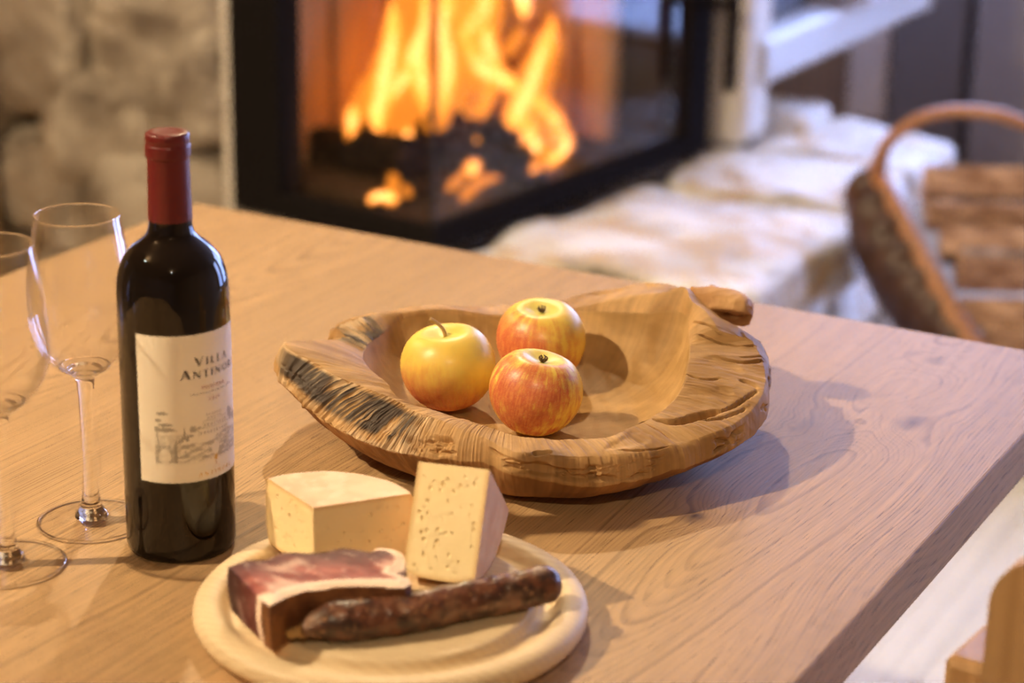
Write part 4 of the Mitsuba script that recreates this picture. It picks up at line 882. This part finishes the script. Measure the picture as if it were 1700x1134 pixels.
OUTER = np.array([(-0.61052, 1.53566, 0.81200), (-0.58612, 1.50008, 0.79800), (-0.57627, 1.46528, 0.79100), (-0.57212, 1.40760, 0.78300), (-0.58246, 1.34490, 0.78000), (-0.60667, 1.30280, 0.77800), (-0.61988, 1.28208, 0.77700), (-0.64329, 1.27133, 0.77900), (-0.67740, 1.25498, 0.78300), (-0.71184, 1.25733, 0.78500), (-0.75566, 1.24695, 0.78400), (-0.79391, 1.24383, 0.78600), (-0.83861, 1.25258, 0.79100),
                  (-0.87522, 1.26935, 0.79800), (-0.90380, 1.28375, 0.80500), (-0.91361, 1.29491, 0.81300), (-0.93006, 1.38882, 0.79800), (-0.94109, 1.41622, 0.80000), (-0.93246, 1.46559, 0.79800), (-0.91120, 1.50883, 0.79600), (-0.87729, 1.54292, 0.79400), (-0.83045, 1.57633, 0.79500), (-0.78372, 1.60996, 0.80800), (-0.71496, 1.58358, 0.83000), (-0.66697, 1.56293, 0.82500), (-0.63204, 1.52635, 0.82000)])

def polar(R):
    d = R[:, :2] - C0
    ph = np.arctan2(d[:, 1], d[:, 0]) % (2 * np.pi)
    o = np.argsort(ph)
    ph, r, z = ph[o], np.hypot(*d.T)[o], R[o, 2] - Z0
    ph = np.r_[ph[-3:] - 2 * np.pi, ph, ph[:3] + 2 * np.pi]
    r, z = np.r_[r[-3:], r, r[:3]], np.r_[z[-3:], z, z[:3]]
    keep = np.r_[True, np.diff(ph) > 1e-3]
    return PchipInterpolator(ph[keep], r[keep]), PchipInterpolator(ph[keep], z[keep])

NP = 1800
phi = np.arange(NP) * 2 * np.pi / NP
nz1 = lambda fr, k, o=3: meshkit.fbm(np.stack([np.cos(phi) * fr, np.sin(phi) * fr, np.full(NP, k * 2.7)], -1), o, k) - 0.5
(ri, zi), (rd, zd), (ro, zo) = [(f_(phi), g_(phi)) for f_, g_ in map(polar, (INNER, RIDGE, OUTER))]
ri = ri + 0.004 * nz1(5, 1); zi = zi + 0.003 * nz1(6, 2)
rd = np.maximum(rd + 0.003 * nz1(7, 3), ri + 0.003); zd = zd + 0.003 * nz1(8, 4)
ro = np.maximum(ro + 0.006 * nz1(14, 5, 4), rd + 0.004); zo = zo + 0.005 * nz1(12, 6, 4)
dirs = np.stack([np.cos(phi), np.sin(phi)], -1)
def pt(r, z):
    return np.concatenate([C0 + dirs * np.broadcast_to(r, (NP,))[:, None], (Z0 + np.broadcast_to(z, (NP,)))[:, None]], 1)
def bez(a, b, c, n):
    t = np.linspace(0, 1, n, endpoint=False)[:, None, None]
    return (1 - t) ** 2 * a + 2 * t * (1 - t) * b + t ** 2 * c
# the foot lies a little off the middle
def ptf(r, z):
    p = pt(r, z); p[:, :2] += np.array([0.006, -0.004]); return p
foot_r = 0.078 + 0.006 * nz1(2, 7)
rows, zone = [], []
def push(P, k): rows.append(P); zone.extend([k] * len(P))
push(np.stack([ptf(foot_r * s, 0.0) for s in (0.0, 0.5, 0.9)]), 0)
push(bez(ptf(foot_r, 0.0005), ptf(foot_r + (ro - foot_r) * 0.62, zo * 0.10), pt(ro, zo), 46), 1)
rf = sstep(0, 0.3, (phi - math.radians(262.0)) % (2 * np.pi)) * (1 - sstep(2.1, 2.5, (phi - math.radians(262.0)) % (2 * np.pi)))      # rounded rim from the front to the right
mid_o = pt(rd + (ro - rd) * (0.55 + 0.33 * rf), zd + (zo - zd) * (0.40 - 0.22 * rf) + 0.002)
push(bez(pt(ro, zo), mid_o, pt(rd, zd), 70), 2)
mid_i = pt((ri + rd) / 2, np.maximum(zi, zd) * 0.5 + (zi + zd) * 0.25 + 0.001)
push(bez(pt(rd, zd), mid_i, pt(ri, zi), 40), 3)
FZ = 0.0165
push(bez(pt(ri, zi), pt(ri * 0.93, zi * 0.25 + FZ * 0.5), pt(ri * 0.60, FZ + 0.0022), 46), 4)
push(bez(pt(ri * 0.60, FZ + 0.0022), pt(ri * 0.35, FZ), pt(0.0001, FZ), 26), 5)
push(pt(0.0001, FZ)[None], 5)
P = np.concatenate(rows); zone = np.array(zone)[:, None] * np.ones((1, NP))
M = len(P)
n = -nrm(P)
if (n[M - 1 - 20] @ np.array([0, 0, 1.0])).mean() < 0: n = -n
tz = np.zeros(M)
for k in range(6):
    m_ = zone[:, 0] == k; tz[m_] = np.linspace(0, 1, m_.sum())
tz = tz[:, None] * np.ones((1, NP))
PH = phi[None, :] * np.ones((M, 1))
cp, sp_ = np.cos(PH), np.sin(PH)
rr_ = np.hypot(P[..., 0] - C0[0], P[..., 1] - C0[1])
polar_n = lambda fa, fr, k, o=3: meshkit.fbm(np.stack([cp * fa, sp_ * fa, rr_ * fr + k * 1.7], -1), o, k)
low = meshkit.fbm(P * 28, 4, 11) - 0.5
fin = meshkit.fbm(P * 120, 3, 12) - 0.5
radial = polar_n(48, 30, 13)                                            # fibres running outwards
radial2 = polar_n(125, 34, 14)
outer_z, rim_z, in_z = (zone == 2), (zone == 3), (zone >= 4)
# where the wood is burnt or torn (angles in the plan): left front facet and left back lobe
def arc(a, b, soft=0.12):
    d0 = (PH - math.radians(a)) % (2 * np.pi); w = math.radians(b - a)
    return sstep(0, soft, d0) * (1 - sstep(w - soft, w, d0)) * (d0 < w)
LC0, LC1, BC0, BC1, RC0, RC1 = 205.0, 262.0, 158.0, 184.0, -60.0, 50.0
BOWL_FLIP = False
left_char = arc(LC0, LC1) * (outer_z * sstep(0.12, 0.28, tz) * (1 - sstep(0.86, 0.98, tz)))
back_char = arc(BC0, BC1) * (rim_z * 1.0)
RA0 = arc(RC0, RC1, 0.25)
rough = np.clip(arc(LC0 - 4, LC1 + 8) * outer_z + back_char, 0, 1)
disp = (0.0032 - 0.0012 * RA0) * low * np.where(in_z, 0.4, 1.0) + 0.0010 * fin * np.where(in_z, 0.6, 1.0)
disp += rough * ((radial - 0.5) * 0.0050 + (radial2 - 0.5) * 0.0034 + 0.0040 * low)
# long drying cracks across the wide right-hand rim and the front
RA = arc(RC0, RC1, 0.25)
band = (outer_z * (1 - sstep(0.0, 0.5, 1 - tz)) + rim_z)
crack = sstep(0.76, 0.79, polar_n(20, 5, 21, 3)) * sstep(0.46, 0.58, meshkit.fbm(P * 17 + 9, 2, 24)) * band * (0.25 + 0.75 * RA) * (1 - rough)
crack2 = sstep(0.75, 0.78, polar_n(52, 5, 22, 3)) * sstep(0.52, 0.62, meshkit.fbm(P * 22 + 5, 2, 23)) * band * RA * (1 - rough)
disp -= 0.0042 * crack + 0.0030 * crack2
pit = sstep(0.60, 0.70, meshkit.fbm(P * np.array([26, 48, 60]) + 3, 3, 51)) * rim_z * RA * sstep(0.15, 0.4, tz) * (1 - sstep(0.7, 0.95, tz))
disp -= 0.0016 * pit
# drying cracks and gouges, each with its own course (x, y, z), width and depth
CRACKS = [
    ([(-0.64952, 1.47943, 0.82700), (-0.63123, 1.48224, 0.82800), (-0.60838, 1.49136, 0.82400), (-0.59835, 1.50430, 0.82000)], 0.0011, 0.0034),
    ([(-0.61467, 1.46259, 0.82400), (-0.59820, 1.46800, 0.82100), (-0.58689, 1.48987, 0.81400)], 0.0017, 0.0050),
    ([(-0.60379, 1.47267, 0.82200), (-0.59387, 1.48549, 0.81800), (-0.58840, 1.49714, 0.81400)], 0.0009, 0.0030),
    ([(-0.62312, 1.42216, 0.82200), (-0.61442, 1.42280, 0.82200), (-0.60103, 1.43446, 0.81900)], 0.0012, 0.0036),
    ([(-0.61908, 1.35451, 0.80600), (-0.60474, 1.36009, 0.80800), (-0.59416, 1.37911, 0.81100), (-0.58350, 1.39874, 0.81200)], 0.0040, 0.0065),
    ([(-0.58807, 1.38709, 0.81200), (-0.57798, 1.41419, 0.81100), (-0.57375, 1.44763, 0.80600)], 0.0014, 0.0040),
    ([(-0.59356, 1.37284, 0.80700), (-0.57807, 1.39248, 0.80700), (-0.57027, 1.42579, 0.80300)], 0.0011, 0.0034),
    ([(-0.62980, 1.33143, 0.80300), (-0.62375, 1.34911, 0.80400), (-0.62059, 1.36804, 0.80600)], 0.0009, 0.0022),
    ([(-0.58885, 1.44222, 0.81600), (-0.58043, 1.44609, 0.81300), (-0.57437, 1.44386, 0.81000)], 0.0026, 0.0032),
    ([(-0.65377, 1.49757, 0.83000), (-0.64219, 1.49258, 0.83100), (-0.62442, 1.48984, 0.83000)], 0.0012, 0.0030),
    ([(-0.57021, 1.37038, 0.79600), (-0.56510, 1.39143, 0.79900)], 0.0016, 0.0035),
    ([(-0.75638, 1.24473, 0.79400), (-0.74375, 1.24483, 0.79100), (-0.73788, 1.24764, 0.79500), (-0.72036, 1.25187, 0.80000)], 0.0014, 0.0045),
    ([(-0.66969, 1.26316, 0.78500), (-0.66431, 1.26683, 0.78300), (-0.65867, 1.26986, 0.78500)], 0.0030, 0.0070),
    ([(-0.62557, 1.29389, 0.79800), (-0.60916, 1.30925, 0.79800), (-0.59567, 1.33140, 0.79600)], 0.0009, 0.0020)]
gouge = np.zeros(P.shape[:2])
wb = (meshkit.fbm(P * 130, 3, 61) - 0.5) * 0.0014
topz = (outer_z | rim_z)
for pts_, w_, d_ in CRACKS:
    q_ = resample(pts_, 40, 'pchip')
    near = topz & (np.abs(P[..., 0] - q_[:, 0].mean()) < 0.08) & (np.abs(P[..., 1] - q_[:, 1].mean()) < 0.08)
    vv = P[near]
    dd = np.min(np.linalg.norm(vv[:, None, :2] - q_[None, :, :2], axis=-1) + np.abs(np.linspace(-1, 1, 40))[None] ** 4 * w_ * 0.9, axis=1) + wb[near]
    gouge[near] = np.maximum(gouge[near], 1.15 * d_ * (1 - sstep(0.25 * w_, 1.2 * w_, dd)))
disp -= gouge
# ragged bark line just under the outer edge
bark = outer_z * (1 - sstep(0.10, 0.42, tz + 0.35 * (meshkit.fbm(P * 40, 4, 25) - 0.5)))
disp -= 0.0055 * sstep(0.50, 0.66, meshkit.fbm(P * np.array([46, 46, 90]), 4, 26)) * outer_z * sstep(0.05, 0.15, tz) * (1 - sstep(0.35, 0.6, tz)) * (1 - 0.6 * rough)
g4b = polar_n(110, 5, 38, 4)
# chisel marks inside
disp += 0.0011 * (g4b - 0.5) * (outer_z | rim_z)
disp += np.where(in_z, 0.0007 * np.sin((P[..., 0] * 0.8 + P[..., 1] * 0.6) * 420 + 6 * low) * sstep(0.0, 0.2, tz + (zone == 5)), 0) * 0.5
disp[:3] = 0; disp[-1] = 0
edge_soft = np.where(zone == 1, sstep(0.0, 0.25, tz), 1.0)
Q = P + n * (disp * edge_soft)[..., None]
Q[..., 2] = np.maximum(Q[..., 2], Z0 + 0.0001)
g1 = meshkit.fbm(np.stack([cp * 9, sp_ * 9, rr_ * 14], -1), 4, 31); g2 = polar_n(70, 12, 32); g3 = meshkit.fbm(P * 300, 2, 33); g4 = polar_n(110, 5, 38, 4); g5 = polar_n(17, 9, 39, 4)
wood = lerp(np.array([0.30, 0.162, 0.058]), np.array([0.48, 0.290, 0.125]), sstep(0.25, 0.75, g1))
wood = wood * (0.52 + 0.34 * g2 + 0.12 * g3 + 0.36 * g4 + 0.20 * g5)[..., None]
hull = lerp(np.array([0.23, 0.105, 0.036]), np.array([0.40, 0.20, 0.075]), sstep(0.3, 0.7, g1)) * (0.85 + 0.3 * g2)[..., None]
inn = lerp(np.array([0.32, 0.185, 0.066]), np.array([0.43, 0.262, 0.108]), sstep(0.3, 0.7, meshkit.fbm(P * np.array([22, 40, 40]), 4, 34))) * (0.70 + 0.18 * g2 + 0.08 * g3 + 0.22 * g4 + 0.14 * g5)[..., None]
col = np.where((zone <= 1)[..., None], hull, np.where(in_z[..., None], inn, wood))
pale = rough * sstep(0.44, 0.6, meshkit.fbm(P * 45 + 2, 3, 35))
col = lerp(col, np.array([0.58, 0.42, 0.255]), 0.8 * pale)
blk = np.clip(left_char * sstep(0.41, 0.50, 0.50 * polar_n(7, 22, 36) + 0.30 * radial + 0.20 * radial2) + back_char * sstep(0.38, 0.48, 0.6 * meshkit.fbm(P * np.array([24, 50, 60]), 3, 37) + 0.4 * radial2), 0, 1)
col = lerp(col, np.array([0.040, 0.034, 0.034]), 0.92 * blk)
add('root_bowl__body', grid(Q, wv=True, flip=BOWL_FLIP), 'vc_rough', smooth=True, color=np.clip(col, 0, 1).reshape(-1, 3))
# stub of a branch standing out at the back right
stp = resample([(-0.67532, 1.54007, 0.83200), (-0.66730, 1.54495, 0.83100), (-0.65548, 1.54852, 0.83000), (-0.64003, 1.54715, 0.83000), (-0.62842, 1.54711, 0.83000), (-0.62408, 1.54801, 0.83000)], 60, 'pchip')
sr = np.interp(np.linspace(0, 1, 60), [0, 0.3, 0.6, 0.8, 0.92, 1.0], [0.0150, 0.0185, 0.0190, 0.0175, 0.0130, 0.004])
v, f = tube(stp, sr, 60, squash=(1.0, 0.92))
c_ = np.repeat(np.vstack([stp[:1], stp, stp[-1:]]), 60, 0)
v = c_ + (v - c_) * (1 + 0.5 * (meshkit.fbm(v * 55, 4, 41) - 0.5))[:, None]
und = (v - c_); und = und / (np.linalg.norm(und, axis=1, keepdims=True) + 1e-9)
under = sstep(0.25, 0.6, und @ np.array([0.35, -0.60, -0.72])) * sstep(0.45, 0.55, np.repeat(np.r_[0, np.linspace(0, 1, 60), 1], 60))
v = v - (und * (0.0130 * under * (0.7 + 0.6 * meshkit.fbm(v * 160, 3, 43)))[:, None])
g = meshkit.fbm(v * np.array([30, 30, 70]), 4, 42)
cs_ = lerp(np.array([0.40, 0.20, 0.075]), np.array([0.58, 0.34, 0.155]), sstep(0.3, 0.7, g))
add('root_bowl__branch_stub', (v, f), 'vc_rough', smooth=True, color=cs_); part('root_bowl__branch_stub', 'stub of a branch with a hollow underneath')
tag('root_bowl', 'large rough bowl hewn from a root with a broken charred rim, holding three apples', 'bowl')
part('root_bowl__body', 'brown hewn wood with charred patches')

# ------------------------------------------------------------------ apples
def apple(key, c, R, hgt, tilt_ax, tilt, spin, seed, label, red=0.5, stem=None, calyx=True):
    na, nb = 300, 170
    a = np.linspace(0, np.pi, nb)
    ph = np.arange(na) * 2 * np.pi / na
    A_, PHI = np.meshgrid(a, ph, indexing='ij')
    r = np.sin(A_) ** 0.92 * (1.0 + 0.055 * np.cos(A_))
    z = np.cos(A_) * hgt / R
    dip = np.exp(-(A_ / 0.36) ** 2); dip2 = np.exp(-((np.pi - A_) / 0.26) ** 2)
    z = z - 0.25 * dip + 0.20 * dip2
    lob = 1 + 0.022 * np.cos(5 * PHI + seed) * (np.exp(-(A_ / 0.7) ** 2) + np.exp(-((np.pi - A_) / 0.7) ** 2)) + 0.02 * np.cos(2 * PHI + seed)
    r = r * lob
    X = np.stack([r * np.cos(PHI), r * np.sin(PHI), z], -1) * R
    X = X * (1 + 0.02 * (meshkit.fbm(X * 18 + seed, 2, seed) - 0.5))[..., None]
    # skin: yellow ground, red blush on one side in streaks from pole to pole, tiny pale lenticels
    d = np.stack([np.sin(A_) * np.cos(PHI), np.sin(A_) * np.sin(PHI), np.cos(A_)], -1)
    streak = 0.55 * meshkit.fbm(np.stack([np.cos(PHI) * 9, np.sin(PHI) * 9, A_ * 1.6], -1), 4, seed + 1) + 0.45 * meshkit.fbm(d * np.array([5.0, 5.0, 3.4]) + seed, 4, seed + 7)
    streak2 = 0.7 * meshkit.fbm(np.stack([np.cos(PHI) * 30, np.sin(PHI) * 30, A_ * 3.4], -1), 3, seed + 2) + 0.3 * meshkit.fbm(d * 16 + seed, 3, seed + 8)
    side = d @ (np.asarray(red[0]) / np.linalg.norm(red[0]))
    b = sstep(-0.20, 0.70, side * red[1] + red[2] + red[3] * (1.9 * (streak - 0.5) + 0.9 * (streak2 - 0.5)))
    b = b * (1 - 0.85 * np.exp(-(A_ / 0.42) ** 2))
    yel = lerp(np.array([0.80, 0.52, 0.075]), np.array([0.78, 0.60, 0.13]), meshkit.fbm(d * 2.2 + seed, 3, seed + 3))
    yel = lerp(yel, np.array([0.55, 0.52, 0.10]), 0.7 * np.exp(-(A_ / 0.38) ** 2))
    redc = lerp(np.array([0.52, 0.060, 0.042]), np.array([0.66, 0.20, 0.075]), sstep(0.35, 0.7, streak2))
    c_ = lerp(yel, redc, np.clip(b, 0, 1) * 0.88)
    sp = sstep(0.70, 0.78, meshkit.noise(d * 55 + seed, seed + 5))
    c_ = lerp(c_, c_ * 0.6 + 0.32 * np.array([0.9, 0.75, 0.4]), 0.45 * sp)
    M = trimesh.transformations.rotation_matrix(tilt, tilt_ax) @ trimesh.transformations.rotation_matrix(spin, [0, 0, 1])
    put_ = lambda v: np.asarray(v) @ M[:3, :3].T + np.asarray(c)
    add(key + '__flesh', grid(put_(X), wv=True, flip=True), 'vc_apple', smooth=True, color=c_.reshape(-1, 3))
    zt = X[0, 0, 2]
    if stem is not None:
        sp_p = resample([(0, 0, zt - 0.001), (0.0008, 0, zt + 0.006), (0.0050, 0.0, zt + 0.0115), (0.0105, 0.0, zt + 0.0150)], 16)
        sv, sfc = tube(put_(sp_p @ np.array([[math.cos(stem), math.sin(stem), 0], [-math.sin(stem), math.cos(stem), 0], [0, 0, 1]])), np.interp(np.linspace(0, 1, 16), [0, 0.8, 1], [0.0015, 0.0014, 0.0023]), 12)
        add(key + '__stem', (sv, sfc), 'vc_rough', smooth=True, color=np.tile([0.46, 0.30, 0.13], (len(sv), 1))); part(key + '__stem', 'thin brown stalk')
    if calyx:
        ms = []
        for k in range(6):
            q = k * math.pi / 3 + seed
            pth = np.array([(0, 0, zt), (0.0018 * math.cos(q), 0.0018 * math.sin(q), zt + 0.0018), (0.0030 * math.cos(q), 0.0030 * math.sin(q), zt + 0.0038), (0.0022 * math.cos(q + 0.5), 0.0022 * math.sin(q + 0.5), zt + 0.0052)])
            ms.append(tm(tube(put_(resample(pth, 8)), np.interp(np.linspace(0, 1, 8), [0, 0.5, 1], [0.0008, 0.0009, 0.0003]), 8)))
        cm = join(*ms)
        add(key + '__calyx', cm, 'vc_rough', smooth=True, color=np.tile([0.10, 0.062, 0.035], (len(cm.vertices), 1))); part(key + '__calyx', 'dry dark blossom end')
    tag(key, label, 'apple', 'apples in the wooden bowl')

vl = np.array([-0.875, -0.484, 0]); vf = np.array([0.45, -0.83, 0.1])          # towards the left of the table, towards the viewer
apple('apple', (-0.80847, 1.37914, 0.80260), 0.0378, 0.0345, [-0.4787, 0.878, 0], -0.11, 0.7, 3, 'mostly yellow apple with a stalk, leftmost of the three in the wooden bowl', red=(vl * 0.6 + np.array([0, 0, -1.0]), 0.85, -0.12, 0.45), stem=2.95, calyx=False)
apple('apple_001', (-0.77200, 1.46471, 0.80550), 0.0366, 0.0345, [0.875, 0.484, 0], 0.10, 0.2, 8, 'red and yellow apple at the back of the bowl, behind the other two', red=(vl * 0.8 + vf * 0.5 + np.array([0, 0, -0.7]), 0.9, 0.24, 0.85))
apple('apple_002', (-0.72540, 1.36933, 0.80080), 0.0352, 0.0335, [-0.4787, 0.878, 0], 0.19, 1.1, 14, 'red-streaked apple in front, nearest to the viewer of the three in the bowl', red=(vl * 1.0 + np.array([0, 0, 0.1]), 0.78, 0.00, 1.45))

# ------------------------------------------------------------------ unseen ceiling downlights
for i, (x, y, L_, aim) in enumerate(UNSEEN_LAMPS):
    key = numbered('unseen_downlight', i)
    d = np.array(aim) - np.array([x, y, CEIL - 0.03]); d /= np.linalg.norm(d)
    M = trimesh.geometry.align_vectors([0, 0, 1], d)
    can = trimesh.creation.annulus(0.031, 0.036, 0.07); can.apply_translation((0, 0, -0.035)); can.apply_transform(M); can.apply_translation((x, y, CEIL - 0.035))
    add(key + '__housing', can, 'lamp_body', smooth=35)
    th = np.linspace(0, 2 * np.pi, 33)[:-1]
    disc = np.vstack([[0, 0, 0.0], np.stack([0.020 * np.cos(th), 0.020 * np.sin(th), 0 * th], -1)])
    fc = np.array([[0, k + 1, (k + 1) % 32 + 1] for k in range(32)])
    v = disc @ M[:3, :3].T + np.array([x, y, CEIL - 0.035]) + d * 0.02
    add(key + '__bulb', (v, fc), 'lamp_body', emitter={'type': 'area', 'radiance': {'type': 'rgb', 'value': [L_ * 1.96 * c for c in LAMP_TINT]}})
    tag(key, ('small unseen ceiling spotlight lighting the table from its hearth end', 'small unseen ceiling spotlight lighting the table from the left', 'small unseen ceiling spotlight behind the viewer, lighting the front sides', 'small unseen ceiling spotlight lighting the rough stone wall')[i], 'ceiling light')
